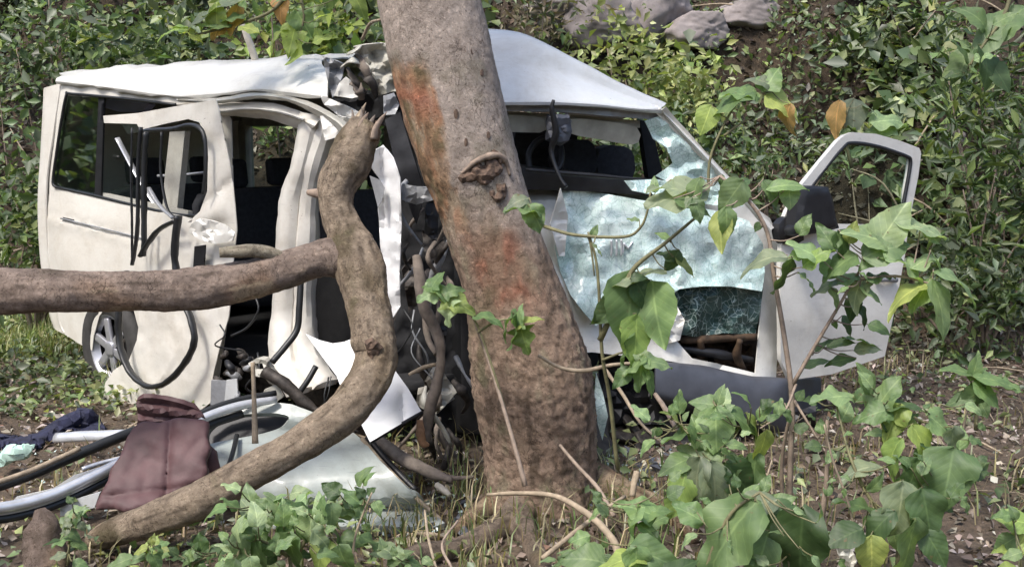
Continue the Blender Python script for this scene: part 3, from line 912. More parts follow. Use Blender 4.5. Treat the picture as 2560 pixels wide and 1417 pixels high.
# inside shell: floor, far wall with its window openings, tail wall, firewall
vbox("floor", .05, LEN - .1, .06, 1.66, .30, .36, M['dark'])
vbox("inner_wall", .02, 2.35, 1.60, 1.68, .36, 1.02, M['dark'])
vbox("inner_wall", .02, 2.6, 1.58, 1.66, 1.62, 1.85, M['lining'])
for s in (.0, .85, 1.62, 2.3): vbox("inner_pillar", s, s + .09, 1.585, 1.665, 1.0, 1.66, M['lining'], bev=.2)
vbox("inner_wall", .0, .05, .08, 1.64, .36, 1.02, M['dark'])
vbox("inner_wall", .0, .05, .12, 1.62, 1.66, 1.84, M['lining'])
vbox("firewall", LEN - .15, LEN - .05, .45, 1.66, .2, 1.02, M['dark'])
vbox("engine_block", LEN - .75, LEN - .2, .35, 1.0, .25, .8, M['rust'], bev=.3)
vbox("ceiling", .06, 2.2, .25, 1.55, 1.80, 1.83, M['lining'])
# far windows
for s in (.1, .95, 1.72): 
    c = VP(s + .37, 1.63, 1.33)
    boxm("far_pane", c, ev * .36, nv_ * .004, Z1 * .30, M['clear'], van, .02)
# seats
def seat_at(s, wc, wid, h=.62, z0=.36):
    st = bpy.data.objects.new("seat", None); COL.objects.link(st); st.parent = van
    st.location = VP(s, wc, z0) - root_loc(van)
    def sb(nm, c, hs, hw, hz, lean=0.0):
        az = (Z1 - ev * lean).normalized() * hz
        boxm(nm, c, ev * hs, nv_ * hw, az, M['seat'], st, .3)
    sb("cushion", VP(s + .22, wc, z0 + .25), .25, wid, .08)
    sb("backrest", VP(s - .02, wc, z0 + .25 + h / 2), .06, wid, h / 2, .16)
    sb("headrest", VP(s - .10, wc - wid * .45, z0 + .25 + h + .09), .04, .13, .09, .1)
    sb("headrest", VP(s - .10, wc + wid * .45, z0 + .25 + h + .09), .04, .13, .09, .1)
seat_at(.55, .75, .55); seat_at(1.3, .85, .50); seat_at(2.05, 1.1, .40)
# pale grab rails and diagonal belt seen through the window openings
tube("grab_rail", [P(180, 398, 8.0), P(260, 392, 7.9), P(300, 392, 7.8)], .010, M['silver'], van)
tube("grab_rail", [P(395, 440, 6.9), P(450, 438, 6.8), P(525, 430, 6.7)], .010, M['silver'], van)
ptube("seat_belt", [(293, 345, 6.75), (330, 415, 6.7), (365, 475, 6.6), (405, 535, 6.5)], 7, M['silver'], van, flat=.35)
plate("ceiling_vent", [(268, 243), (362, 246), (372, 262), (356, 280), (300, 280), (262, 270)], SD(.35), M['lavender'], van, .05, step=14, bump=.01)
plate("inner_pillar", [(424, 330), (462, 328), (452, 430), (440, 545), (404, 545), (412, 440)], SD(.12), M['primer'], van, .04, step=14, bump=.01)
plate("inner_pillar", [(300, 305), (352, 305), (352, 330), (318, 335)], SD(.3), M['lining'], van, .05, step=12)

# rear quarter of the side
arch = [(352, 905), (349, 830), (335, 778), (305, 752), (272, 758), (248, 790), (234, 840), (230, 876)]
quarter = [(150, 206), (300, 224), (442, 240), (548, 250), (578, 300), (585, 560), (565, 820), (545, 960), (360, 950)] + arch + [(196, 858), (164, 836), (148, 800), (136, 740), (120, 640), (113, 470), (118, 420), (131, 330), (143, 250)]
quarter_hole = [(166, 238), (178, 235), (300, 246), (440, 262), (535, 275), (540, 400), (520, 540), (440, 536), (330, 512), (240, 490), (140, 468), (132, 455), (140, 390), (152, 310)]
def crease_q(px, py):
    # pressed swage line under the window and a soft belly
    ly = 545 + (px - 160) * .255
    d = 0
    if px < 480: d += .012 * math.exp(-((py - ly) / 7.0) ** 2) - .010 * math.exp(-((py - ly - 14) / 8.0) ** 2)
    d -= .03 * math.sin(max(0, min(1, (py - 470) / 400)) * math.pi)
    d += .10 * max(0, (160 - px) / 60) ** 2      # rounds into the tail
    return d
plate("side_panel", quarter, SIDE, M['cream'], van, .005, folds=5, famp=.02, holes=[quarter_hole], step=11, bump=.012, bscale=2.2, disp=crease_q, ridge=.004, rsc=3)
plate("rear_pane", [(164, 240), (250, 245), (244, 488), (240, 492), (142, 468), (135, 455), (150, 320)], SD(.012), M['glass'], van, .004, step=26)
tube("window_gasket", [P(a, b, SIDE(a, b) - .004) for a, b in quarter_hole[-4:] + quarter_hole[:4]], .009, M['rubber'], van, sides=7, n=4)
tube("window_gasket", [P(a, b, SIDE(a, b) - .004) for a, b in quarter_hole[6:11]], .009, M['rubber'], van, sides=7, n=4)
plate("window_divider", [(246, 244), (260, 245), (252, 492), (236, 490)], SD(.006), M['black'], van, .012, step=16)
plate("window_sill", [(236, 478), (340, 500), (470, 528), (470, 548), (340, 520), (236, 496)], SD(.02), M['primer'], van, .03, step=14)
ptube("trim_strip", [(152, 546, SD(-.02)(152, 546)), (260, 572, SD(-.02)(260, 572)), (340, 592, SD(-.02)(340, 592)), (440, 617, SD(-.02)(440, 617))], 2.2, M['torn'], van, sides=6)
plate("panel_gap", [(157, 543), (183, 549), (183, 554), (157, 549)], SD(-.016), M['black'], van, .006, step=10)
sheet("tail_corner", [[P(152, 208, SIDE(152, 208)), P(133, 330, SIDE(133, 330)), P(115, 470, SIDE(115, 470)), P(120, 640, SIDE(120, 640)), P(146, 800, SIDE(146, 800)), P(170, 842, SIDE(170, 842))],
                      [VP(-.06, .12, 1.86), VP(-.09, .10, 1.45), VP(-.12, .08, 1.05), VP(-.12, .08, .7), VP(-.1, .1, .4), VP(-.06, .1, .28)],
                      [VP(-.08, .8, 1.9), VP(-.12, .8, 1.45), VP(-.16, .8, 1.05), VP(-.16, .8, .7), VP(-.14, .8, .4), VP(-.1, .8, .28)],
                      [VP(-.02, 1.66, 1.86), VP(-.04, 1.68, 1.45), VP(-.06, 1.7, 1.05), VP(-.06, 1.7, .7), VP(-.05, 1.68, .4), VP(-.02, 1.66, .3)]], M['cream'], van, .01)

# roof, rear half: drip edge, shoulder, crown, far shoulder
dp = [(146, 204), (300, 222), (442, 239), (560, 232), (650, 222), (740, 231), (818, 240)]
sh = [(176, 186), (240, 176), (400, 165), (560, 155), (700, 147), (790, 141), (828, 150)]
r0 = [P(a, b + 4, SIDE(a, b) - .01) for a, b in dp]
r05 = [P(a, b - 3, SIDE(a, b) - .02) for a, b in dp]
r1 = [P((a + c) / 2, b * .42 + d * .58, SIDE((a + c) / 2, d) + .14) for (a, b), (c, d) in zip(dp, sh)]
r2 = [P(c, d, SIDE(c, d) + .52) for c, d in sh]
r3 = [Vector((p.x + .55, p.y + .65, p.z + .005)) for p in r2]
r4 = [Vector((p.x + .98, p.y + 1.1, p.z - .10)) for p in r2]
sheet("roof", [r0, r05, r1, r2, r3, r4], M['white'], van, .008, nu=9, nv=7, bump=.012, bscale=2.6, crease=.035, seed=4)
# roof rail torn loose and bowed over the door opening
def rail(name, up, lo, off, mat, bump=.008):
    f = SD(off); g = SD(off - .05)
    rows = [[P(a, b, f(a, b)) for a, b in up], [P((a + c) / 2, (b + d) / 2, g((a + c) / 2, (b + d) / 2)) for (a, b), (c, d) in zip(up, lo)], [P(c, d, f(c, d)) for c, d in lo]]
    return sheet(name, rows, mat, van, .008, nu=6, nv=4, bump=bump, bscale=6)
rail("roof_rail", [(440, 246), (545, 246), (640, 231), (720, 239), (790, 262), (850, 294), (880, 318)], [(445, 256), (548, 258), (640, 248), (715, 256), (775, 280), (825, 310), (848, 336)], -.03, M['primer'])
rail("roof_rail", [(520, 262), (600, 256), (680, 258), (750, 276), (800, 300)], [(525, 290), (600, 292), (680, 302), (745, 322), (775, 330)], .0, M['cream'])
rail("rail_lip", [(545, 276), (620, 268), (700, 276), (760, 294)], [(545, 283), (620, 276), (700, 284), (756, 302)], -.045, M['white'], .002)
# crumpled metal where roof meets trunk
random.seed(5)
def crumple(name, pts, off, mat, amp=.05, seed=0, step=12, sharp=24):
    return plate(name, pts, lambda x, y: off + amp * (abs(nz((x * .02, y * .02, 0), 1.0, seed)) + .6 * nz((x * .05, y * .05, 1), 1.0, seed + 3)), mat, van, .006, step=step, sharp=sharp)
crumple("torn_roof_edge", [(806, 140), (835, 150), (862, 162), (856, 190), (846, 215), (832, 244), (822, 215), (814, 180)], 5.52, M['torn'], .08, 3, 9)
crumple("torn_roof_edge", [(834, 240), (848, 208), (864, 192), (884, 206), (908, 240), (880, 246)], 5.44, M['white'], .03, 6, 10)
crumple("crumpled_roof", [(884, 118), (915, 112), (960, 108), (1010, 100), (1040, 140), (1050, 240), (985, 228), (940, 242), (930, 205), (918, 170), (894, 150)], 5.38, M['primer'], .10, 8, 9)
crumple("crumpled_roof", [(800, 236), (860, 262), (905, 285), (880, 300), (850, 292), (810, 262)], 5.46, M['white'], .05, 11, 9)
crumple("torn_roof_edge", [(820, 250), (890, 240), (980, 226), (1060, 240), (1060, 330), (975, 320), (900, 285), (850, 272)], 5.55, M['dark'], .05, 12, 14)
crumple("torn_roof_edge", [(958, 240), (985, 232), (998, 262), (988, 286), (960, 288)], 5.3, M['torn'], .05, 14, 9)
for i, (a, b, c) in enumerate([((868, 170), (890, 205), (915, 235)), ((886, 140), (912, 170), (935, 225)), ((858, 165), (880, 150), (905, 160)), ((900, 185), (925, 200), (940, 245)), ((880, 205), (900, 225), (905, 250)), ((870, 135), (888, 128), (896, 118))]):
    ptube("bent_brace", [(*a, 5.36), (*b, 5.30), (*c, 5.34)], [9, 12, 8], [M['rust'], M['dead'], M['primer']][i % 3], van, rough=.7, rscale=22, seed=i, sides=10, n=8, flat=.3)

# roof, front half, kicked up like a tent
fb0 = [(1090, 262), (1180, 260), (1262, 259), (1380, 259), (1500, 267), (1590, 278), (1652, 282)]
ft0 = [(1060, 96), (1140, 76), (1215, 77), (1290, 86), (1400, 138), (1520, 202), (1650, 264)]
f0 = FR(.0, .0)
q0 = [P(a, b, f0(a, b) - .02) for a, b in fb0]
qa = [P(a, b - 9, f0(a, b) - .03) for a, b in fb0]
q1 = [P((a + c) / 2, (b + d) / 2, f0(a, b) + .2 * (1 - i / 7)) for i, ((a, b), (c, d)) in enumerate(zip(fb0, ft0))]
q2 = [P(c, d, f0(c, d) + .55 * (1 - i / 9)) for i, (c, d) in enumerate(ft0)]
q3 = [Vector((p.x - .25, p.y + .9, p.z - .12)) for p in q2]
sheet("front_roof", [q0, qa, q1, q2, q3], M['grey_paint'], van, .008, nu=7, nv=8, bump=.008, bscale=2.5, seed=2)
# windscreen header, lining, visor, wiper motor bits hanging from it
plate("windscreen_header", [(1080, 262), (1262, 262), (1400, 262), (1560, 274), (1648, 284), (1640, 300), (1540, 292), (1400, 280), (1260, 278), (1080, 280)], FR(.02, 0), M['torn'], van, .02, step=12, bump=.02, bscale=9)
plate("headliner", [(1100, 276), (1300, 280), (1460, 290), (1600, 302), (1600, 320), (1440, 312), (1300, 318), (1100, 314)], FR(.10, 0), M['lining'], van, .02, step=16, bump=.015)
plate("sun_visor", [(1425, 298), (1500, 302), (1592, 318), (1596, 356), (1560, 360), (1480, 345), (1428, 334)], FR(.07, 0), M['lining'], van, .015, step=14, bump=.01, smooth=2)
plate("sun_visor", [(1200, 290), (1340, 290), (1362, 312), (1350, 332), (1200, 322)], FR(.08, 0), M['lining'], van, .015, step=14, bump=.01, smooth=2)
plate("wiper_motor", [(1372, 292), (1395, 285), (1424, 290), (1430, 330), (1422, 352), (1398, 356), (1376, 345), (1366, 318)], FR(-.04, 0), M['bumper'], van, .04, step=9, bump=.03, bscale=14, puff=.02, puffw=20)
ptube("wiper_arm", [(1384, 250, 5.20), (1380, 275, 5.20), (1390, 330, 5.22), (1378, 380, 5.24), (1398, 440, 5.2), (1415, 468, 5.18)], [4, 6, 9, 7, 5, 6], M['black'], van, sides=8)
ptube("steering_wheel", [(1325, 425, 5.5), (1322, 385, 5.52), (1345, 352, 5.55), (1380, 345, 5.56), (1402, 370, 5.55), (1400, 415, 5.5), (1365, 440, 5.47), (1325, 425, 5.5)], 8, M['black'], van, sides=8)
# dashboard
plate("dashboard", [(1200, 420), (1320, 418), (1420, 432), (1520, 440), (1640, 450), (1760, 462), (1760, 500), (1500, 480), (1200, 470)], FR(.05, 0), M['black'], van, .3, step=20, bump=.02, bscale=6)
ptube("wiper_blade", [(1315, 424, 5.2), (1400, 432, 5.26), (1500, 440, 5.32), (1620, 450, 5.42)], [5, 6, 5, 3], M['black'], van, sides=8, rough=.3)
plate("seat_back", [(1400, 360), (1470, 350), (1490, 380), (1485, 440), (1400, 436)], FR(.45, 0), M['seat'], van, .12, step=18, smooth=2)
plate("seat_back", [(1290, 330), (1360, 325), (1400, 345), (1410, 440), (1290, 436)], FR(.6, 0), M['seat'], van, .12, step=18, smooth=2)
plate("far_door_frame", [(1405, 300), (1440, 300), (1450, 440), (1410, 440)], FR(.9, 0), M['dark'], van, .05, step=20)
plate("seat_back", [(1500, 372), (1560, 366), (1585, 390), (1580, 450), (1500, 446)], FR(.75, 0), M['seat'], van, .12, step=18, smooth=2)
plate("inner_pillar", [(1600, 300), (1628, 306), (1660, 450), (1622, 450)], FR(.35, 0), M['dark'], van, .05, step=18)
# far screen pillar with ragged glass left on it
rows = []
pil = [(1640, 262, 1660, 284), (1690, 305, 1668, 300), (1745, 360, 1728, 366), (1815, 435, 1800, 444), (1880, 505, 1866, 514), (1935, 570, 1918, 580)]
sheet("screen_pillar", [[P(a, b, f0(a, b) + .0) for a, b, c, d in pil], [P((a + c) / 2, (b + d) / 2, f0(a, b) - .04) for a, b, c, d in pil], [P(c, d, f0(c, d)) for a, b, c, d in pil]], M['white'], van, .03, nu=5, nv=3, bump=.006)
plate("glass_shard", [(1612, 304), (1650, 290), (1690, 330), (1745, 385), (1815, 455), (1850, 510), (1760, 500), (1700, 470), (1640, 440), (1660, 425), (1682, 410), (1668, 370), (1632, 345)], FR(.01, 0), M['windscreen'], van, .006, step=13, bump=.05, bscale=9)
plate("glass_shard", [(1560, 452), (1640, 448), (1720, 462), (1800, 480), (1860, 516), (1780, 512), (1660, 492), (1580, 476)], FR(-.10, 0), M['windscreen'], van, .006, step=13, bump=.06, bscale=9)
# nose
nose = [(1215, 455), (1250, 452), (1400, 456), (1600, 466), (1760, 488), (1870, 508), (1925, 545), (1948, 600), (1950, 760), (1940, 950), (1890, 946), (1760, 918), (1660, 900), (1480, 880), (1345, 890)]
def nose_d(px, py):
    return .20 * (900 - py) / 445 - .05 * math.exp(-((px - 1500) / 260) ** 2) + .12 * max(0, (px - 1890) / 60) ** 2 + .12 * max(0, (500 - py) / 50)
plate("nose_panel", nose, FR(.0, .0), M['white'], van, .006, folds=7, famp=.05, holes=[[(1690, 722), (1800, 716), (1906, 722), (1900, 800), (1888, 932), (1820, 915), (1730, 895), (1690, 850)]], step=12, bump=.02, bscale=3, disp=nose_d, ridge=.012, rsc=4)
plate("lamp_cavity", [(1640, 690), (1915, 690), (1915, 950), (1640, 930)], FR(.22, 0), M['brown_hole'], van, .02, step=16, bump=.12, bscale=9)
for i, (a, b, c) in enumerate([((1700, 872), (1790, 884), (1880, 900)), ((1748, 845), (1752, 880), (1745, 905)), ((1850, 850), (1842, 890), (1862, 925)), ((1700, 850), (1800, 846), (1890, 842))]):
    ptube("lamp_bracket", [(*a, 5.62), (*b, 5.66), (*c, 5.72)], [9, 12, 8], M['brown_hole'] if i else M['black'], van, rough=.3, rscale=15, sides=8)
ws = [(1398, 462), (1440, 474), (1500, 482), (1600, 500), (1700, 512), (1800, 528), (1872, 552), (1908, 610), (1912, 680), (1905, 728), (1830, 716), (1760, 715), (1700, 722), (1668, 742), (1600, 752), (1540, 775), (1490, 815), (1455, 775), (1425, 735), (1402, 680), (1388, 620), (1396, 540)]
def ws_d(px, py):
    return -.05 * math.sin((px - 1390) / 520 * 3.14) + .035 * math.sin(px * .045 + py * .02) * max(0, 1 - (px - 1390) / 220) + .02 * math.sin(py * .03) + .20 * (900 - py) / 445 - .02
plate("windscreen", ws, FR(-.08, 0), M['windscreen'], van, .007, step=9, bump=.03, bscale=7, disp=ws_d, ridge=.008, rsc=9, folds=6, famp=.05)
plate("cracked_lamp_glass", [(1676, 728), (1760, 716), (1850, 716), (1908, 724), (1900, 780), (1888, 838), (1810, 832), (1740, 842), (1700, 836), (1690, 790)], FR(-.03, 0), M['glass_dark'], van, .008, step=11, bump=.06, bscale=8, disp=lambda x, y: .07)
plate("torn_strip", [(1600, 742), (1655, 735), (1690, 760), (1712, 800), (1700, 850), (1672, 858), (1640, 830), (1610, 800)], FR(-.06, 0), M['white'], van, .005, step=9, bump=.08, bscale=8, disp=lambda x, y: .05, folds=5, famp=.05)
plate("torn_strip", [(1376, 560), (1402, 470), (1420, 540), (1412, 640), (1398, 640)], FR(-.07, 0), M['white'], van, .006, step=10, bump=.04, bscale=9)
plate("glass_shard", [(1490, 930), (1508, 985), (1520, 1040), (1506, 1100), (1494, 1060), (1486, 985)], lambda x, y: 4.98, M['windscreen'], van, .006, step=9, bump=.05)
crumple("wheel_arch", [(1490, 800), (1560, 850), (1680, 890), (1680, 1000), (1660, 1060), (1540, 1060), (1500, 960)], 5.5, M['black'], .10, 20, 16)
# faint raised letters on the nose showing through the glass
for i, (a, b, c) in enumerate([(1528, 600, 640), (1541, 600, 640), (1553, 598, 640)]):
    ptube("badge_letter", [(a, b, FR(-.02, 0)(a, b)), (a + 1, (b + c) / 2, FR(-.02, 0)(a, b)), (a, c, FR(-.02, 0)(a, c))], 2.6, M['silver'], van, sides=6)
for i, (x0, y0, x1, y1) in enumerate([(1560, 608, 1570, 622), (1570, 622, 1582, 604), (1560, 608, 1557, 634)]):
    ptube("badge_letter", [(x0, y0, FR(-.02, 0)(x0, y0)), ((x0 + x1) / 2, (y0 + y1) / 2, FR(-.02, 0)(x0, y0)), (x1, y1, FR(-.02, 0)(x1, y1))], 2.4, M['silver'], van, sides=6)
# bumper
bt = [(1640, 905, 902), (1720, 915, 915), (1800, 930, 926), (1880, 945, 942), (1950, 950, 955), (1990, 950, 960), (2052, 948, 952)]
fbm_ = FR(-.02, 0)
def bY(px): return fbm_(px, 950) + (.0 if px < 1950 else (px - 1950) / 100 * .45)
sheet("bumper", [[P(a, b - 4, bY(a) + .12) for a, b, c in bt], [P(a, b, bY(a) - .06) for a, b, c in bt], [P(a, b + 60, bY(a) - .12) for a, b, c in bt],
                 [P(a, b + 92 + max(0, (a - 1640)) * .10, bY(a) - .10) for a, b, c in bt], [P(a, b + 104 + max(0, (a - 1640)) * .13, bY(a) + .08) for a, b, c in bt]], M['bumper'], van, .012, nu=6, nv=5, bump=.008)
crumple("under_bumper_shade", [(1660, 1000), (1960, 1040), (2040, 1010), (2040, 1120), (1800, 1130), (1660, 1090)], 5.75, M['black'], .1, 23, 18)  # black sheet standing in for the shade under the bumper

# open far door with its mirror
dr = bpy.data.objects.new("open_door", None); COL.objects.link(dr); dr.parent = van
dr.location = P(1955, 940, 5.75) - root_loc(van)
dr["label"] = "front door swung wide open beyond the bumper"
dout = [(1985, 500), (2002, 465), (2050, 405), (2095, 352), (2112, 338), (2132, 331), (2190, 335), (2250, 352), (2298, 370), (2303, 384), (2296, 440), (2284, 500), (2272, 560), (2262, 640), (2240, 760), (2212, 890), (2080, 935), (1975, 950), (1952, 900), (1950, 700), (1955, 560), (1968, 525)]
dhole = [(2022, 476), (2050, 438), (2080, 400), (2110, 366), (2124, 358), (2160, 360), (2200, 368), (2240, 381), (2268, 392), (2276, 400), (2273, 430), (2264, 480), (2250, 556), (2140, 560), (2040, 556), (2010, 540), (2012, 500)]
plate("door_skin", dout, DOOR, M['white'], dr, .03, folds=4, famp=.02, holes=[dhole], step=15, bump=.008, bscale=3, disp=lambda x, y: -.05 * math.exp(-((y - 760) / 130) ** 2))
plate("door_pane", [(2018, 490), (2075, 408), (2112, 364), (2130, 357), (2200, 369), (2266, 390), (2274, 404), (2270, 440), (2246, 560), (2140, 564), (2010, 560)], lambda x, y: DOOR(x, y) + .03, M['doorglass'], dr, .004, step=24)
fr_in = dhole[:13]
tube("door_seal", [P(a, b, DOOR(a, b) + .005) for a, b in fr_in], .011, M['rubber'], dr, sides=8, n=4)
plate("mirror_base", [(1948, 560), (1975, 540), (2000, 560), (2010, 600), (1975, 612), (1950, 600)], lambda x, y: DOOR(x, y) - .04, M['black'], dr, .05, step=10, puff=.02, puffw=20, smooth=2)
plate("mirror_housing", [(2000, 470), (2035, 464), (2070, 468), (2082, 500), (2090, 545), (2098, 570), (2060, 580), (2010, 588), (1985, 590), (1990, 540), (1996, 500)], lambda x, y: DOOR(x, y) - .16, M['black'], dr, .07, step=9, puff=.022, puffw=14)
tube("mirror_arm", [P(1972, 575, 5.66), P(1990, 575, 5.58), P(2010, 560, 5.56)], .028, M['black'], dr, sides=10)
ptube("door_handle", [(2190, 700, DOOR(2190, 700) - .07), (2215, 698, DOOR(2215, 698) - .085), (2240, 700, DOOR(2240, 700) - .07)], 7, M['torn'], dr, sides=8)

# sliding door skin torn off its track, hanging in front of the quarter panel
sk = [(258, 290), (345, 283), (440, 266), (540, 249), (548, 280), (560, 340), (578, 430), (588, 520), (592, 575), (584, 640), (578, 720), (572, 790), (548, 872), (532, 940), (526, 1006), (480, 1040), (430, 1062), (330, 1090), (264, 1082), (250, 1040), (252, 1000), (264, 955), (284, 925),
      (322, 900), (342, 850), (348, 800), (340, 700), (344, 645), (380, 598), (430, 572), (470, 556), (500, 528), (518, 478), (520, 400), (514, 340), (498, 306), (470, 298), (420, 308), (372, 320), (356, 336), (342, 310), (260, 308)]
def sk_d(px, py):
    d = -.10 * max(0, (py - 700) / 350) - .05 * math.sin(max(0, min(1, (py - 560) / 500)) * 3.14)
    d += .06 * math.exp(-(((px - 540) / 45) ** 2 + ((py - 590) / 40) ** 2)) - .05 * math.exp(-(((px - 520) / 40) ** 2 + ((py - 540) / 30) ** 2))
    d += .03 * math.exp(-(((py - 470 - (560 - px) * .9) / 18) ** 2)) * (px > 480)
    d -= .10 * max(0, (330 - px) / 80) ** 2 * (py > 880)
    return d
plate("sliding_door_skin", sk, SD(-.14), M['cream'], van, .005, step=8, bump=.016, bscale=4, disp=sk_d, ridge=.008, rsc=4.5, folds=9, famp=.05)
plate("door_slot", [(486, 616), (512, 612), (508, 676), (482, 678)], lambda x, y: SD(-.19)(x, y) - .045, M['black'], van, .01, step=12)
plate("crumpled_sill", [(478, 560), (500, 545), (560, 560), (588, 580), (580, 602), (540, 610), (500, 600), (470, 580)], lambda x, y: SD(-.22)(x, y), M['white'], van, .008, step=9, bump=.05, bscale=12)
YS = SD(-.22)
def seal(name, pts, r, off=-.03, mat='rubber'):
    return ptube(name, [(a, b, YS(a, b) + off + (-.10 * max(0, (b - 700) / 350))) for a, b in pts], r, M[mat], van, sides=9, n=8, rough=.22, rscale=14, seed=pts[0][0], flat=.65)
seal("rubber_seal", [(352, 318), (346, 400), (345, 480), (344, 560), (338, 620), (330, 662)], 6)
seal("rubber_seal", [(366, 330), (360, 420), (360, 520), (360, 600), (358, 640)], 8)
seal("rubber_seal", [(330, 320), (328, 450), (330, 560), (330, 645)], 3.5)
seal("rubber_seal", [(350, 640), (372, 605), (400, 572), (440, 552)], 8)
seal("rubber_seal", [(446, 540), (438, 600), (438, 660), (452, 740), (474, 790), (486, 845), (470, 895), (430, 945), (388, 966), (350, 955), (318, 915), (300, 860), (296, 800), (300, 740), (318, 680)], 10.5, -.07)
seal("rubber_seal", [(350, 335), (366, 326), (430, 322), (470, 312), (498, 320), (512, 350), (514, 420), (508, 485)], 5.5, .04)
seal("rubber_seal", [(405, 330), (402, 430), (418, 520), (440, 545)], 4, .03)
seal("rubber_seal", [(372, 470), (400, 515), (432, 545)], 6, .01, 'torn')

# middle pillar, buckled
pl = [(766, 283, 838, 292), (758, 330, 822, 350), (742, 410, 796, 420), (715, 490, 786, 500), (704, 590, 782, 600), (698, 690, 776, 700), (694, 780, 776, 790), (684, 860, 784, 860), (690, 930, 806, 920), (730, 990, 840, 960)]
rows = []
for t, d in ((0, .03), (.12, -.02), (.35, -.025), (.45, .015), (.55, .015), (.66, -.03), (.9, -.02), (1, .05)):
    rows.append([P(a + (c - a) * t, b + (e - b) * t, SIDE(a, b) - .03 + d - (.25 * max(0, i - 6) / 3)) for i, (a, b, c, e) in enumerate(pl)])
sheet("middle_pillar", rows, M['cream'], van, .03, nu=6, nv=3, bump=.008, bscale=8, crease=.008)
plate("pillar_flap", [(800, 290), (838, 288), (892, 300), (872, 330), (850, 372), (836, 345), (812, 352)], lambda x, y: 5.40, M['white'], van, .004, step=7, bump=.03, bscale=10, folds=6, famp=.06)
tube("loose_cable", [P(752, 700, 5.25), P(748, 770, 5.22), P(742, 825, 5.2), (P(710, 870, 5.15)), P(680, 905, 5.1)], .016, M['rubber'], van, sides=8)
tube("loose_cable", [P(790, 915, 5.05), P(770, 950, 5.02), P(745, 985, 5.0)], .014, M['rubber'], van, sides=8)
# front side door remains: standing strip and fluttering sheet
plate("torn_strip", [(918, 402), (940, 375), (958, 362), (982, 395), (1000, 445), (1004, 560), (998, 690), (1001, 764), (985, 790), (964, 812), (962, 700), (950, 610), (946, 520), (952, 452)], lambda x, y: 5.0 + .0002 * (y - 560), M['clean'], van, .005, step=8, bump=.03, bscale=8, disp=lambda x, y: .05 * math.cos((x - 955) * .07), folds=5, famp=.04)
plate("torn_strip", [(924, 440), (950, 450), (962, 470), (955, 500), (945, 520), (935, 480)], lambda x, y: 4.97, M['torn'], van, .008, step=8, bump=.04)
plate("torn_sheet", [(764, 834), (800, 850), (832, 858), (862, 854), (890, 842), (940, 875), (985, 922), (1020, 970), (1054, 1029), (1000, 1060), (925, 1104), (898, 1050), (866, 1006), (842, 940), (806, 892)], lambda x, y: 4.93 - .0013 * (y - 840), M['clean'], van, .004, step=9, bump=.02, bscale=4, disp=lambda x, y: -.10 * math.sin((x - 770) / 285 * 3.14), folds=5, famp=.06)
tube("torn_rim", [P(925, 1106, 4.50), P(985, 1070, 4.58), P(1056, 1030, 4.68)], .009, M['black'], van, sides=6)
# footwell: dark back sheet, broken runners and brackets
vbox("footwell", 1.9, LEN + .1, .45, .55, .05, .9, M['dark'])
vbox("under_beam", .9, LEN - .2, .15, .30, .12, .26, M['rust'], bev=.3)
crumple("gap_shade_sheet", [(985, 280), (1200, 240), (1280, 300), (1280, 1130), (1130, 1180), (1000, 1120), (960, 880), (1000, 760)], 5.5, M['dark'], .05, 31, 16, 0)  # dark sheet standing in for the shade in the gap beside the trunk
plate("door_track", [(962, 300), (1000, 280), (1030, 380), (1062, 480), (1040, 560), (1005, 470), (985, 400)], lambda x, y: 5.15, M['black'], van, .02, step=14, bump=.03)
plate("bumper_scrap", [(1005, 460), (1070, 470), (1085, 500), (1040, 512), (1005, 500)], lambda x, y: 5.0, M['torn'], van, .02, step=9, bump=.04, bscale=10)
random.seed(8)
for i in range(16):
    x, y = random.uniform(540, 660), random.uniform(885, 1010)
    a = random.uniform(0, 3.1); L = random.uniform(15, 45)
    Y = 5.35 + random.uniform(-.12, .12)
    ptube("hinge_linkage", [(x, y, Y), (x + L * .5 * math.cos(a) + 5, y - L * .5 * math.sin(a), Y - .04), (x + L * math.cos(a), y - L * math.sin(a), Y)], [random.uniform(4, 9), random.uniform(6, 12), random.uniform(3, 8)], random.choice([M['rust'], M['black'], M['rust'], M['torn']]), van, rough=.4, rscale=20, seed=i, sides=8, n=3)
plate("sill_plate", [(566, 950), (592, 946), (596, 1012), (560, 1014)], lambda x, y: 5.2, M['grey_paint'], van, .02, step=10, bump=.02)
plate("sill_plate", [(528, 950), (566, 952), (562, 1012), (526, 1012)], lambda x, y: 5.22, M['torn'], van, .02, step=10, bump=.02)
plate("bracket", [(620, 908), (640, 896), (662, 900), (690, 930), (720, 955), (702, 968), (668, 945), (640, 940)], lambda x, y: 5.0, M['primer'], van, .03, step=8, bump=.05, bscale=12, holes=[[(636, 908), (656, 908), (660, 922), (640, 922)]])
ptube("bracket_arm", [(660, 925, 4.98), (710, 960, 4.96), (760, 1005, 4.94), (800, 1030, 4.92)], [16, 18, 14, 8], M['rust'], van, rough=.35, rscale=14, sides=10)
plate("bracket", [(660, 975), (690, 960), (710, 990), (690, 1005), (655, 1000)], lambda x, y: 5.0, M['primer'], van, .02, step=8, bump=.04)

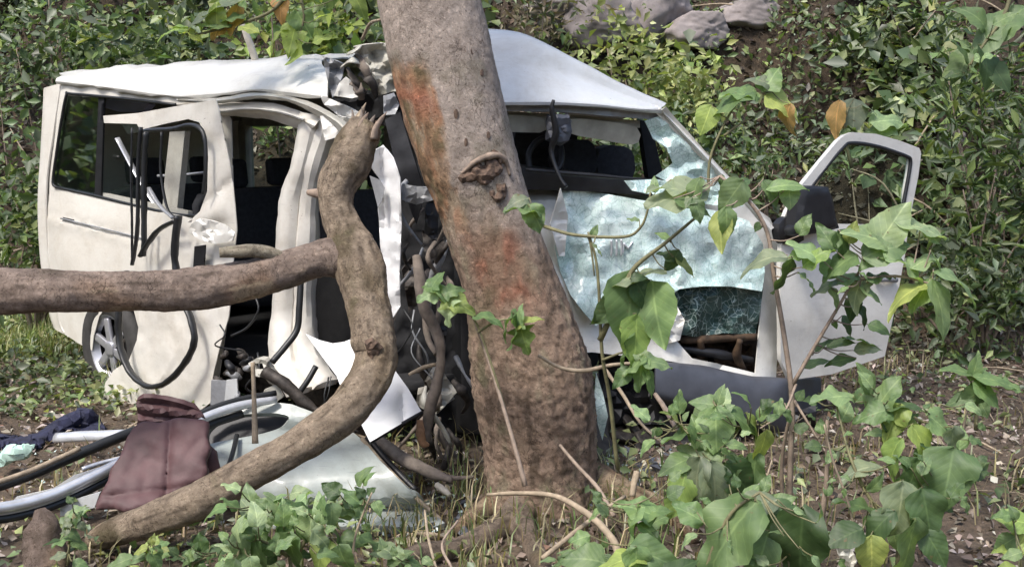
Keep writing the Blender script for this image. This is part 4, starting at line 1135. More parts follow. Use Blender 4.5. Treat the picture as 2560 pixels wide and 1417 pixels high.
random.seed(17)
for i in range(9):
    x, y = random.uniform(540, 1080), random.uniform(700, 1000)
    Y = 5.0 if x > 900 else 5.25
    L = random.uniform(60, 150)
    ptube("loose_wire", [(x, y, Y), (x + random.uniform(-25, 25), y + L * .4, Y - .05), (x + random.uniform(-40, 40), y + L * .8, Y - .03), (x + random.uniform(-60, 60), y + L, Y)], random.uniform(1.5, 3.0), random.choice([M['rubber'], M['rubber'], M['torn']]), van, sides=6)
random.seed(53)
for i in range(22):
    x, y = random.uniform(1012, 1150), random.uniform(430, 1120)
    Y = random.uniform(5.0, 5.3); L = random.uniform(60, 190); a = random.uniform(-.5, .5)
    bx, by = random.uniform(-30, 30), L * .5
    ptube("bent_brace", [(x, y, Y), (x + bx, y + by * .6, Y - .06), (x + L * math.sin(a) * .6 + bx, y + by * 1.3, Y - .02), (x + L * math.sin(a), y + L, Y)], [random.uniform(3, 8), random.uniform(5, 13), random.uniform(4, 10), random.uniform(2, 6)], random.choice([M['rust'], M['dead'], M['dead'], M['torn'], M['primer'], M['black']]), van, rough=.5, rscale=13, seed=i, sides=9, n=5, flat=random.uniform(.4, 1))
for i in range(7):
    x, y = random.uniform(1015, 1130), random.uniform(520, 1080)
    w_, h_ = random.uniform(22, 50), random.uniform(35, 90)
    pts = [(x + w_ * math.cos(t) * random.uniform(.5, 1.1), y + h_ * math.sin(t) * random.uniform(.5, 1.1)) for t in np.linspace(0, 5.6, 7)]
    Y = random.uniform(5.12, 5.35)
    plate("torn_sheet", pts, lambda x, y: Y, random.choice([M['torn'], M['primer'], M['rust'], M['black']]), van, .004, step=8, bump=.05, bscale=9, folds=5, famp=.07, seed=i)
# rear wheel
def wheel(name, c, axis, R, W, parent, rimm="rim"):
    wl = bpy.data.objects.new(name, None); COL.objects.link(wl); wl.parent = parent
    wl.location = c - root_loc(parent)
    ax = axis.normalized(); u = (Z1 - ax * Z1.dot(ax)).normalized(); v = ax.cross(u)
    prof = [(.60, -.42), (.66, -.5), (.86, -.52), (.97, -.42), (1.0, -.28), (1.0, 0), (1.0, .28), (.97, .42), (.86, .52), (.66, .5), (.60, .42)]
    n = 48; V, Fc = [], []
    for i in range(n):
        a = 2 * math.pi * i / n; d = u * math.cos(a) + v * math.sin(a)
        for k, (r, t) in enumerate(prof):
            rr = r - (.02 if (i % 2 and 4 <= k <= 6) else 0)
            V.append(tuple(c + d * (R * rr) + ax * (W * t)))
    m_ = len(prof)
    for i in range(n):
        for k in range(m_):
            a = i * m_ + k; b = i * m_ + (k + 1) % m_; j = (i + 1) % n
            Fc.append((a, b, j * m_ + (k + 1) % m_, j * m_ + k))
    mesh_obj("tyre", V, Fc, M['tyre'], wl)
    V, Fc = [], []
    rp = [(.63, .46), (.60, .44), (.55, .30), (.52, .25)]
    for i in range(n):
        a = 2 * math.pi * i / n; d = u * math.cos(a) + v * math.sin(a)
        for r, t in rp: V.append(tuple(c + d * (R * r) + ax * (W * t)))
    for i in range(n):
        j = (i + 1) % n
        for k in range(3): Fc.append((i * 4 + k, i * 4 + k + 1, j * 4 + k + 1, j * 4 + k))
    mesh_obj("rim", V, Fc, M[rimm], wl)
    for i in range(6):
        a = 2 * math.pi * i / 6 + .2; d = u * math.cos(a) + v * math.sin(a); s = ax.cross(d)
        boxm("spoke", c + d * (R * .33) + ax * (W * .36), d * (R * .22), s * (R * .075), ax * (W * .06), M[rimm], wl, .25)
    boxm("hub", c + ax * (W * .38), u * (R * .13), v * (R * .13), ax * (W * .10), M[rimm], wl, .4)
    tube("brake_drum", [c - ax * (W * .1), c, c + ax * (W * .15)], R * .42, M['rust'], wl, sides=20, n=2)
wheel("rear_wheel", P(308, 866, SD(.10)(308, 866)) , -nv_, .35, .22, van)
wheel("front_wheel", P(1590, 1120, 5.5), (Vector((.35, -.55, .75))), .33, .22, van, 'rust')
vbox("wheel_well", .35, 1.3, .22, .26, .1, .8, M['dark'])

# ------------------------------------------------------------------ front side door torn off, lying on the ground
td = thing("torn_off_door", "torn-off white van door lying on the ground under the curved branch", "car door", PG(800, 1330))
def TD(px, py): return 4.80 - (py - 1010) / 340 * .50
tdo = [(515, 1062), (560, 1032), (620, 1012), (680, 1004), (730, 1010), (800, 1036), (860, 1062), (905, 1098), (950, 1150), (1000, 1200), (1060, 1262), (1112, 1306), (1070, 1322), (1000, 1336), (930, 1346), (800, 1352), (640, 1345), (540, 1300), (512, 1200), (510, 1110)]
tdh = [(524, 1072), (560, 1050), (610, 1036), (670, 1032), (712, 1036), (722, 1046), (706, 1066), (660, 1082), (600, 1094), (545, 1104), (524, 1106)]
def td_d(px, py):
    d = .10 * math.exp(-((py - 1272 - (1000 - px) * .02) / 16) ** 2) - .06 * math.exp(-((py - 1312) / 22) ** 2)
    d += -.12 * math.sin(max(0, min(1, (py - 1100) / 160)) * 3.14) * .5
    d += .05 * math.exp(-(((px - 740) / 60) ** 2 + ((py - 1080) / 25) ** 2))
    return d
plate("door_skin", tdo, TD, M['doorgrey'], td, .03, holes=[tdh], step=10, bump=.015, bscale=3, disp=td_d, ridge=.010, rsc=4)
plate("door_lining", [(515, 1040), (740, 1020), (740, 1090), (515, 1120)], lambda x, y: TD(x, y) + .10, M['black'], td, .02, step=18)
tube("door_edge", [P(x, y, TD(x, y)) for x, y in ((905, 1096), (950, 1150), (1000, 1203), (1060, 1262), (1112, 1307))], .010, M['twig'], td, sides=7)
tube("door_edge", [P(x, y, TD(x, y) + .03) for x, y in ((918, 1092), (965, 1148), (1010, 1196), (1040, 1225))], .014, M['black'], td, sides=7)
wf = [(-70, 1282), (30, 1270), (120, 1246), (200, 1212), (280, 1172), (360, 1128), (440, 1085), (520, 1046), (600, 1020), (690, 1004)]
def wY(i): return 4.02 + .085 * i
tube("window_frame", [P(a, b - 6, wY(i)) for i, (a, b) in enumerate(wf)], [.022] * 7 + [.02, .02, .016], M['silver'], td, sides=12)
tube("window_frame", [P(a, b + 8, wY(i) + .02) for i, (a, b) in enumerate(wf[:8])], [.014] * 8, M['silver'], td, sides=10)
tube("window_seal", [P(a + 6, b + 22 - i * 1.0, wY(i) + .02) for i, (a, b) in enumerate(wf[:9])], .018, M['rubber'], td, sides=10)
tube("window_seal", [P(a, b - 22, wY(i) + .05) for i, (a, b) in enumerate(wf[6:], 6)], .013, M['rubber'], td, sides=10)
tube("inner_rail", [P(-60, 1232, 4.4), P(60, 1192, 4.5), P(170, 1146, 4.62), P(270, 1104, 4.75), P(340, 1076, 4.85)], .024, M['rubber'], td, sides=10)
tube("inner_rail", [P(-60, 1222, 4.36), P(60, 1182, 4.46), P(140, 1148, 4.55), P(200, 1120, 4.62)], .011, M['twig'], td, sides=8)
tube("inner_rail", [P(205, 1172, 4.45), P(255, 1156, 4.5), P(320, 1140, 4.55)], .009, M['silver'], td, sides=8)
plate("inner_plate", [(130, 1222), (180, 1190), (260, 1164), (300, 1150), (280, 1180), (220, 1210), (160, 1238), (30, 1256), (40, 1242)], lambda x, y: 4.42, M['grey_paint'], td, .012, step=12)
plate("inner_plate", [(150, 1258), (195, 1246), (250, 1230), (236, 1268), (190, 1282), (150, 1290)], lambda x, y: 4.25, M['grey_paint'], td, .015, step=12)
tube("wire", [P(592, 1088, 4.66), P(585, 1120, 4.55), P(576, 1150, 4.46), P(564, 1180, 4.36)], .011, M['rubber'], td, sides=8)
tube("window_post", [P(632, 905, 4.50), P(634, 960, 4.48), P(636, 1030, 4.45), P(638, 1108, 4.42)], [.010, .009, .011, .014], M['twig'], td, sides=8)

# ------------------------------------------------------------------ loose things on the ground
def fold(a, b, k): return lambda x, y: k * math.sin(x * a + y * b) + .5 * k * math.sin(x * a * 2.1 - y * b * 1.3 + 1)
cush = thing("seat_cover", "crumpled maroon seat cover draped between the torn-off door and the branch", "seat cover", PG(380, 1275))
plate("front_panel", [(345, 1058), (372, 1052), (400, 1056), (440, 1044), (480, 1046), (522, 1054), (516, 1090), (526, 1120), (514, 1150), (516, 1190), (470, 1216), (455, 1230), (410, 1240), (395, 1256), (350, 1268), (310, 1280), (285, 1270), (240, 1274), (248, 1240), (270, 1200), (276, 1172), (300, 1140), (318, 1092)], lambda x, y: 4.34 - (y - 1050) / 220 * .22, M['maroon'], cush, .03, step=7, bump=.02, bscale=5, disp=lambda x, y: .012 * math.sin(x * .022 - y * .012) + .016 * math.exp(-((x - 428 - (y - 1050) * -.06) / 9) ** 2) + .012 * math.exp(-((y - 1245 + (x - 240) * .12) / 10) ** 2), puff=.010, puffw=26, smooth=2, ridge=.003, rsc=7, folds=7, famp=.022, sharp=0)
plate("top_flap", [(342, 1000), (380, 994), (430, 1002), (482, 1018), (510, 1040), (460, 1056), (400, 1052), (350, 1064), (338, 1090), (345, 1040)], lambda x, y: 4.46, M['maroon'], cush, .02, step=7, bump=.02, bscale=9, disp=lambda x, y: .014 * math.sin(y * .20 - x * .03), puff=.008, puffw=20, smooth=2, ridge=.008, rsc=9)
plate("side_flap", [(505, 1100), (540, 1130), (552, 1178), (530, 1200), (505, 1192)], lambda x, y: 4.32, M['maroon'], cush, .02, step=9, bump=.04, puff=.012, puffw=14)
o = plate("jacket", [(-30, 1082), (40, 1088), (90, 1082), (120, 1062), (150, 1042), (196, 1024), (236, 1028), (252, 1048), (262, 1082), (200, 1082), (150, 1092), (100, 1110), (50, 1122), (-30, 1128)], lambda x, y: PG(x, max(y, 1070)).y - .02, M['navy'], None, .02, step=6, bump=.05, bscale=8, disp=fold(.06, .09, .02), puff=.03, puffw=26, smooth=2, ridge=.03, rsc=11)
tag(o, "crumpled dark navy jacket lying on the ground behind the window frame", "jacket")
o = plate("plastic_bag", [(-6, 1150), (4, 1128), (30, 1116), (70, 1108), (82, 1122), (74, 1142), (40, 1150), (10, 1166)], lambda x, y: 5.05, M['mint_plastic'], None, .02, step=7, bump=.06, bscale=14, puff=.04, puffw=16, smooth=2)
tag(o, "small pale mint plastic bag lying in front of the navy jacket", "plastic bag")
o = ptube("trim_bar", [(138, 1094, 5.30), (200, 1090, 5.25), (260, 1088, 5.2), (330, 1082, 5.15)], [14, 15, 15, 12], M['silver'], None, sides=12, flat=.6)
tag(o, "silver grey metal trim bar lying across the navy jacket", "trim bar")
o = plate("paper_scrap", [(1880, 1190), (1900, 1178), (1912, 1196), (1906, 1212), (1884, 1214)], lambda x, y: 3.75, M['white'], None, .003, step=7, bump=.04)
tag(o, "small white paper scrap among the leaves below the bumper", "litter")
o = plate("torn_bag", [(2092, 1362), (2118, 1352), (2130, 1372), (2142, 1400), (2120, 1440), (2088, 1430), (2100, 1396)], lambda x, y: 3.2, M['white'], None, .004, step=7, bump=.08, bscale=16)
tag(o, "torn white plastic bag at the bottom edge among the big leaves", "litter")

# grey vines and broken roots in the gap beside the trunk
vn = [("hanging_vine", "thick grey vine hanging in the dark gap beside the trunk", [(1040, 640, 4.95), (1050, 700, 4.9), (1062, 770, 4.88), (1092, 830, 4.86), (1102, 890, 4.84), (1092, 960, 4.82), (1072, 1030, 4.8), (1066, 1100, 4.78)], [10, 17, 15, 14, 13, 14, 15, 10]),
      ("hanging_vine", "second grey vine twisting left of the thick one beside the trunk", [(1068, 740, 5.0), (1064, 800, 4.98), (1072, 850, 4.95), (1090, 885, 4.9)], [7, 9, 8, 8]),
      ("broken_twig", "short pale twig sticking out left from the hanging vine", [(1090, 910, 4.84), (1060, 918, 4.8), (1022, 936, 4.76)], [6, 6, 4]),
      ("broken_root", "splintered root with a pale broken tip lying beside the torn-off door", [(930, 1090, 4.85), (985, 1130, 4.7), (1040, 1165, 4.6), (1090, 1185, 4.55), (1130, 1200, 4.5)], [16, 20, 17, 14, 8]),
      ("broken_root", "thin root curling from the splintered root towards the trunk", [(1060, 1170, 4.62), (1110, 1190, 4.6), (1150, 1195, 4.6), (1185, 1190, 4.6)], [7, 7, 6, 5]),
      ("dry_leaf_sheath", "curled orange brown sheath at the foot of the hanging vine", [(1050, 1050, 4.74), (1052, 1080, 4.72), (1056, 1105, 4.72), (1072, 1112, 4.74)], [8, 14, 12, 4])]
for i, (nm, lb, pts, rr) in enumerate(vn):
    if nm == "dry_leaf_sheath":
        M['sheath'] = simple("orange_bark", (.36, .20, .11), .8, .4, 20, bump=.5)
        o = ptube(nm, pts, rr, M['sheath'], None, rough=.3, rscale=16, seed=i, sides=10, flat=.6)
    else:
        o = ptube(nm, pts, rr, M['dead'] if i != 2 else M['twig'], None, rough=.30, rscale=14, seed=i * 3., sides=11)
    tag(o, lb, {"hanging_vine": "vine", "broken_twig": "twig", "broken_root": "root", "dry_leaf_sheath": "bark piece"}[nm])
o = ptube("split_wood", [(1092, 1212, 4.5), (1110, 1224, 4.46), (1124, 1238, 4.43)], [8, 9, 6], M['deadpale'], None, sides=8, rough=.2, rscale=30)
tag(o, "short white freshly split piece of wood below the hanging vines", "wood")
sticks = [("thin dry stalk leaning across the front of the trunk", [(1180, 785, 4.25), (1215, 880, 4.2), (1250, 990, 4.12), (1285, 1110, 4.05), (1314, 1215, 4.0)], [4, 5, 5, 6, 7]),
          ("arched yellow grass stalk bending over the tree root", [(1218, 1236, 4.1), (1300, 1232, 4.0), (1390, 1240, 3.9), (1470, 1285, 3.8), (1530, 1345, 3.7), (1550, 1400, 3.65)], [4, 6, 7, 9, 10, 10]),
          ("straight dry stick lying diagonally below the trunk", [(1355, 1395, 3.75), (1430, 1335, 3.85), (1510, 1275, 3.95), (1562, 1240, 4.05)], [7, 7, 6, 5]),
          ("thin bent stick leaning against the right foot of the trunk", [(1400, 1112, 4.25), (1440, 1160, 4.15), (1495, 1220, 4.05), (1535, 1290, 3.95)], [4, 5, 6, 7]),
          ("bare twig curving right from the trunk at knee height", [(1345, 888, 4.2), (1400, 918, 4.2), (1460, 926, 4.2), (1530, 912, 4.2), (1620, 905, 4.2)], [4, 5, 6, 5, 3]),
          ("thin twig slanting down below the big drooping leaves", [(1512, 922, 4.2), (1560, 990, 4.1), (1600, 1055, 4.0), (1660, 1110, 3.9)], [5, 5, 4, 4]),
          ("straight pale twig slanting down over the bumper corner", [(1638, 985, 4.2), (1665, 1025, 4.1), (1695, 1080, 4.0)], [6, 7, 6]),
          ("short pale cut stalk standing among leaves under the bumper", [(1580, 1240, 3.9), (1586, 1205, 3.92), (1592, 1178, 3.94)], [8, 9, 9]),
          ("thin straw standing before the torn-off door", [(1090, 1420, 3.6), (1070, 1340, 3.8), (1062, 1275, 3.95)], [4, 4, 3]),
          ("thin white twig standing by the thin straw", [(1130, 1420, 3.6), (1105, 1360, 3.7), (1145, 1300, 3.8)], [4, 4, 3])]
for i, (lb, pts, rr) in enumerate(sticks):
    o = ptube("dry_stick", pts, rr, M['twig'] if i % 3 else M['stembrown'], None, rough=.15, rscale=30, seed=i, sides=7)
    tag(o, lb, "stick", "dry sticks around the trunk")

# ------------------------------------------------------------------ leaves
def leaf_mesh(name, wfun, curl, fold_, wave, nu=13, twist=0.0):
    V, Fc = [], []
    ks = (-1, -.62, -.28, 0, .28, .62, 1); nk = len(ks)
    for i in range(nu + 1):
        t = i / nu
        hw = wfun(t)
        z0 = -curl * (t - .3) ** 2
        for k in ks:
            x = hw * k * (1 + .035 * math.sin(t * 41 + k) * (abs(k) == 1))
            z = z0 + fold_ * abs(x) - .55 * fold_ * x * x / max(hw, .05) + wave * math.sin(t * 13 + k * 2.2) * abs(k) * .5 + .012 * math.cos((t - abs(x)) * 44) * (abs(k) < .9)
            xx = x + twist * (t - .3) ** 2
            V.append((xx, t - .5, z))
    for i in range(nu):
        for k in range(nk - 1):
            a = i * nk + k
            Fc.append((a, a + 1, a + nk + 1, a + nk))
    me = bpy.data.meshes.new(name)
    me.from_pydata(V, [], Fc); me.update()
    me.polygons.foreach_set("use_smooth", [True] * len(me.polygons))
    me.materials.append(M['leaf'])
    return me
def ovate(w_): return lambda t: w_ * max(0.0, math.sin(math.pi * t ** .68)) ** .8 * (1 - .25 * t ** 4)
def heart(w_): return lambda t: w_ * max(0.0, math.sin(math.pi * t ** .50)) ** .75 * (1 - .15 * t ** 3)
def lance(w_): return lambda t: w_ * max(0.0, math.sin(math.pi * t ** .85)) ** 1.1
def ivy(w_): return lambda t: w_ * max(0.0, (1 - t) ** .6 * min(1, t * 8 + .4) * (1 + .30 * math.cos(t * 13)))
LM = {'o': [leaf_mesh("leaf_ovate", ovate(.33), .3, .18, .05), leaf_mesh("leaf_ovate_flat", ovate(.36), .15, .10, .11, twist=.12), leaf_mesh("leaf_ovate_curled", ovate(.30), .7, .3, .07, twist=-.15), leaf_mesh("leaf_ovate_wavy", ovate(.34), .4, .15, .17, twist=.2)],
      'h': [leaf_mesh("leaf_heart", heart(.38), .4, .16, .09, twist=.1), leaf_mesh("leaf_heart_curled", heart(.36), .7, .25, .07, twist=-.15), leaf_mesh("leaf_heart_wavy", heart(.37), .3, .2, .16)],
      'l': [leaf_mesh("leaf_lance", lance(.21), .5, .3, .05, twist=.15), leaf_mesh("leaf_lance_flat", lance(.24), .25, .2, .08, twist=-.1)],
      'i': [leaf_mesh("leaf_lobed", ivy(.50), .3, .25, .1, 16), leaf_mesh("leaf_lobed_curled", ivy(.46), .6, .35, .12, 16, .1)]}
def tint(kind):
    p = {'g': [(.13, .205, .09), (.155, .235, .11), (.11, .18, .08)],
         'd': [(.055, .10, .04), (.075, .125, .055)],
         'y': [(.22, .29, .09), (.25, .30, .10), (.18, .27, .085)],
         'p': [(.22, .31, .17), (.19, .28, .15), (.25, .33, .20)],
         's': [(.19, .235, .16), (.17, .21, .15)],
         'b': [(.36, .23, .10), (.30, .17, .08)]}[kind]
    c = random.choice(p); k = random.uniform(.75, 1.3) * 1.16
    return (c[0] * k, c[1] * k, c[2] * k, 1)
NLEAF = [0]
def place_leaf(parent, px, py, L, ang, Y, shape='o', tone='g', tilt=None, face=None):
    a = math.radians(ang)
    tw = -FWD
    d = RT * math.cos(a) + UP * math.sin(a) + tw * (random.uniform(-.35, .35) if tilt is None else tilt)
    d.normalize()
    f = random.uniform(.15, .95) if face is None else face
    n = tw * f * .9 + UP * random.uniform(.35, 1.1) + RT * random.uniform(-.5, .5)
    n = (n - d * n.dot(d)).normalized()
    s = d.cross(n)
    me = random.choice(LM[shape])
    o = bpy.data.objects.new("leaf", me); COL.objects.link(o)
    size = L / F * Y * .9
    wv = random.uniform(.85, 1.2)
    R = Matrix((s * size * wv, d * size, n * size)).transposed()
    Mx = R.to_4x4(); Mx.translation = P(px, py, Y) - root_loc(parent)
    o.parent = parent
    o.matrix_local = Mx
    o.color = tint(tone)
    NLEAF[0] += 1
    return P(px, py, Y) - d * size * .5
def plant(name, label, cat, base, stems, leaves, group=None, stem_mat='stem', filler=0, fill=(30, 70), tones='ggdp', fshape='o', fspread=60):
    """stems: list of [(px,py,Y)...], radius px; leaves: (px,py,len,angle,Y,shape,tone)"""
    root = thing(name, label, cat, P(*base), group)
    specs = []; knots = []
    for pts, r0 in stems:
        path = [P(*q) for q in pts]
        rr = [r0 / F * q[2] * (1 - .55 * i / max(1, len(pts) - 1)) for i, q in enumerate(pts)]
        specs.append((path, rr))
        knots += [Vector(q) for q in catmull([tuple(p) for p in path], 5)]
    ends = []
    for lf in leaves:
        px, py, L, ang, Y = lf[:5]
        ends.append(place_leaf(root, px, py, L, ang, Y, lf[5] if len(lf) > 5 else 'o', lf[6] if len(lf) > 6 else random.choice(tones)))
    allst = [q for pts, r in stems for q in [tuple(x) for x in catmull(pts, 4)]]
    for i in range(filler):
        q = random.choice(allst[len(allst) // 5:])
        a = random.uniform(0, 360); dd = random.uniform(.25, 1) * fspread
        ends.append(place_leaf(root, q[0] + dd * math.cos(math.radians(a)), q[1] - dd * .7 * math.sin(math.radians(a)), random.uniform(*fill), a + random.uniform(-30, 30), q[2] + random.uniform(-.2, .2), fshape, random.choice(tones)))
    for e in ends:
        k = min(knots, key=lambda q: (q - e).length_squared)
        if (k - e).length < .5:
            mid = (k + e) / 2 + Vector((0, 0, -.01))
            specs.append(([k, mid, e], [.0028, .0022, .0016]))
    tubes("stem", specs, M[stem_mat], root, sides=6, n=4)
    return root

random.seed(21)
# tall shrub in front of the open door
plant("shrub", "tall leafy shrub in front of the open door, with pale broad leaves on bare stems", "shrub", (1975, 1330, 3.5),
      [([(1972, 1330, 3.5), (1976, 1150, 3.5), (1980, 1000, 3.5), (1962, 850, 3.5), (1935, 690, 3.5), (1918, 580, 3.5), (1870, 500, 3.5), (1800, 440, 3.55)], 8.5),
       ([(1982, 960, 3.5), (2040, 860, 3.48), (2100, 760, 3.45), (2140, 690, 3.42), (2180, 640, 3.4)], 5.5),
       ([(2130, 700, 3.42), (2240, 690, 3.35), (2330, 710, 3.3)], 5), ([(1960, 1320, 3.6), (1955, 1150, 3.6), (1985, 990, 3.52)], 7),
       ([(1985, 1000, 3.5), (2040, 1090, 3.45), (2060, 1130, 3.45)], 4), ([(2050, 1320, 3.45), (2066, 1200, 3.45), (2068, 1050, 3.45)], 9), ([(1990, 960, 3.5), (1960, 1030, 3.4), (1900, 1070, 3.35)], 4)],
      [(1690, 490, 190, 195, 3.6, 'o', 's'), (1735, 480, 90, 250, 3.55, 'o', 'g'), (1680, 470, 130, 170, 3.62, 'o', 's'), (1735, 515, 120, 340, 3.55, 'o', 'g'), (1745, 525, 80, 290, 3.5, 'o', 'g'),
       (1802, 575, 130, 262, 3.5, 'o', 'y'), (1818, 560, 100, 275, 3.48, 'o', 'g'), (1830, 490, 110, 235, 3.5, 'o', 'g'), (1858, 455, 70, 40, 3.55, 'o', 'g'), (1930, 482, 90, 300, 3.5, 'o', 'g'), (1965, 462, 120, 10, 3.48, 'l', 'g'), (1975, 495, 70, 275, 3.5, 'o', 'p'),
       (1905, 648, 140, 190, 3.4, 'o', 's'), (1960, 690, 120, 250, 3.4, 'o', 'd'), (2010, 625, 110, 150, 3.4, 'o', 'p'), (2040, 640, 100, 40, 3.38, 'o', 'y'), (2065, 590, 100, 120, 3.4, 'h', 'g'), (2110, 620, 110, 290, 3.4, 'h', 'd'), (2095, 665, 120, 215, 3.38, 'h', 'g'), (2130, 580, 70, 80, 3.38, 'o', 'y'),
       (2170, 590, 150, 160, 3.36, 'o', 'p'), (2230, 560, 160, 60, 3.36, 'o', 'p'), (2300, 568, 160, 345, 3.35, 'l', 'p'), (2330, 590, 80, 320, 3.35, 'l', 'p'), (2220, 620, 150, 20, 3.34, 'o', 'p'), (2260, 655, 150, 330, 3.33, 'o', 'p'), (2185, 645, 110, 210, 3.36, 'o', 'g'),
       (2310, 650, 110, 30, 3.34, 'o', 'p'), (2345, 660, 90, 300, 3.3, 'o', 'p'), (2400, 705, 160, 335, 3.26, 'o', 'p'), (2355, 775, 190, 285, 3.25, 'o', 'p'), (2262, 735, 150, 205, 3.3, 'o', 'y'), (2300, 740, 110, 240, 3.3, 'o', 'g'), (2140, 730, 110, 240, 3.42, 'h', 's'), (2110, 700, 90, 200, 3.42, 'o', 'p'),
       (2160, 790, 80, 300, 3.5, 'o', 'd'), (2100, 855, 90, 20, 3.6, 'l', 'd'), (2150, 850, 110, 350, 3.6, 'l', 'd'), (2040, 905, 90, 20, 3.6, 'o', 'd'), (2020, 700, 70, 320, 3.42, 'o', 'p'), (2060, 720, 90, 210, 3.44, 'o', 's'), (2090, 745, 80, 300, 3.44, 'o', 'p'), (2180, 735, 90, 330, 3.4, 'o', 'p'), (2200, 690, 90, 20, 3.38, 'o', 'g'), (2070, 665, 80, 120, 3.42, 'o', 'g'), (2130, 770, 80, 250, 3.5, 'o', 'd'), (2120, 815, 70, 300, 3.55, 'o', 'd'), (2170, 870, 80, 10, 3.6, 'o', 's'), (2060, 860, 70, 40, 3.5, 'o', 'd'), (2200, 820, 70, 340, 3.6, 'o', 'd'), (2100, 900, 90, 190, 3.6, 'l', 'd'), (2180, 620, 80, 100, 3.38, 'o', 'p'), (1990, 640, 60, 200, 3.42, 'o', 'g'), (2010, 560, 70, 70, 3.42, 'o', 'g')],
      stem_mat='stembrown', filler=16, fill=(25, 55), fspread=45)
# twigs with drooping leaves before the windscreen
plant("sapling", "thin sapling with big drooping leaves hanging before the broken windscreen", "sapling", (1540, 1180, 3.9),
      [([(1545, 1180, 3.9), (1525, 1000, 3.85), (1505, 880, 3.8), (1497, 720, 3.8), (1488, 640, 3.8), (1470, 580, 3.8)], 6),
       ([(1360, 566, 3.85), (1440, 588, 3.8), (1560, 592, 3.78), (1600, 570, 3.76), (1618, 530, 3.75), (1626, 480, 3.75)], 5),
       ([(1500, 850, 3.8), (1560, 720, 3.76), (1590, 665, 3.75), (1660, 610, 3.72), (1738, 545, 3.7)], 8),
       ([(1505, 900, 3.8), (1560, 880, 3.78), (1610, 880, 3.76)], 4), ([(1470, 586, 3.8), (1478, 620, 3.8), (1486, 690, 3.8)], 4)],
      [(1312, 522, 110, 165, 3.85, 'o', 'g'), (1340, 545, 90, 300, 3.84, 'o', 'g'), (1290, 505, 80, 200, 3.86, 'o', 's'),
       (1600, 690, 150, 195, 3.76, 'o', 's'), (1560, 700, 110, 200, 3.74, 'o', 's'), (1680, 655, 80, 240, 3.74, 'o', 'd'), (1715, 665, 80, 320, 3.74, 'o', 'y'), (1670, 640, 60, 160, 3.74, 'o', 'd'),
       (1575, 775, 230, 268, 3.74, 'o', 'g'), (1640, 785, 200, 275, 3.72, 'o', 'g'), (1530, 770, 150, 230, 3.76, 'o', 'd'), (1590, 850, 150, 268, 3.72, 'o', 'y'), (1560, 870, 120, 250, 3.74, 'o', 'g'), (1610, 740, 110, 300, 3.76, 'o', 'd'),
       (1600, 935, 110, 260, 3.7, 'o', 'g'), (1640, 905, 100, 350, 3.7, 'o', 'p'), (1585, 915, 90, 220, 3.7, 'o', 'g'), (1625, 955, 90, 290, 3.7, 'o', 'g'), (1600, 880, 60, 100, 3.72, 'o', 'p'), (1555, 945, 80, 235, 3.72, 'o', 'd')],
      stem_mat='stem', filler=6, fill=(25, 50), fspread=40)
# ivy on the trunk
plant("ivy", "small ivy with lobed pale-edged leaves climbing before the middle of the trunk", "ivy", (1310, 1215, 4.1),
      [([(1310, 1215, 4.1), (1270, 1050, 4.12), (1225, 900, 4.14), (1180, 790, 4.16), (1120, 745, 4.16), (1070, 700, 4.2)], 4), ([(1195, 830, 4.15), (1250, 800, 4.14), (1310, 800, 4.12)], 4)],
      [(1108, 735, 100, 330, 4.15, 'i', 'g'), (1075, 735, 80, 200, 4.16, 'i', 'p'), (1090, 700, 70, 60, 4.17, 'i', 'g'), (1150, 760, 100, 340, 4.13, 'i', 'y'), (1120, 780, 80, 260, 4.13, 'i', 'p'), (1135, 725, 70, 20, 4.15, 'i', 'g'),
       (1225, 795, 90, 350, 4.12, 'i', 'g'), (1290, 825, 110, 280, 4.1, 'i', 'g'), (1320, 800, 80, 30, 4.1, 'i', 'y'), (1265, 815, 90, 240, 4.1, 'i', 'g'), (1310, 850, 80, 285, 4.1, 'i', 'y'), (1300, 790, 70, 90, 4.1, 'i', 'p')])
# low plants under the bumper
plant("leafy_plant", "leafy green plant growing up before the grey bumper", "plant", (1790, 1330, 3.5),
      [([(1790, 1330, 3.5), (1785, 1220, 3.5), (1775, 1110, 3.5), (1785, 1000, 3.5)], 7), ([(1780, 1150, 3.5), (1720, 1080, 3.48), (1680, 1045, 3.46)], 5), ([(1785, 1120, 3.5), (1850, 1070, 3.46), (1900, 1060, 3.45)], 5)],
      [(1765, 1008, 100, 170, 3.5, 'o', 'g'), (1812, 995, 80, 70, 3.5, 'o', 'p'), (1800, 1030, 90, 330, 3.5, 'o', 'g'), (1690, 1045, 90, 120, 3.46, 'o', 'y'), (1700, 1085, 120, 200, 3.45, 'o', 'g'), (1745, 1080, 110, 110, 3.44, 'o', 'g'), (1790, 1075, 140, 270, 3.42, 'o', 'g'), (1745, 1140, 140, 160, 3.42, 'o', 'p'), (1805, 1140, 120, 20, 3.42, 'o', 'p'),
       (1855, 1050, 130, 320, 3.44, 'o', 'g'), (1890, 1070, 110, 300, 3.42, 'o', 'y'), (1905, 1120, 120, 260, 3.4, 'o', 'y'), (1885, 1180, 120, 265, 3.4, 'o', 'g'), (1690, 1160, 120, 200, 3.4, 'o', 'g'), (1740, 1210, 170, 265, 3.36, 'o', 's'), (1790, 1230, 190, 280, 3.34, 'o', 's'), (1850, 1200, 150, 310, 3.38, 'o', 'd'), (1700, 1240, 160, 255, 3.36, 'o', 'y'), (1830, 1165, 110, 50, 3.4, 'o', 'g')],
      filler=48, fill=(28, 75), fspread=115)
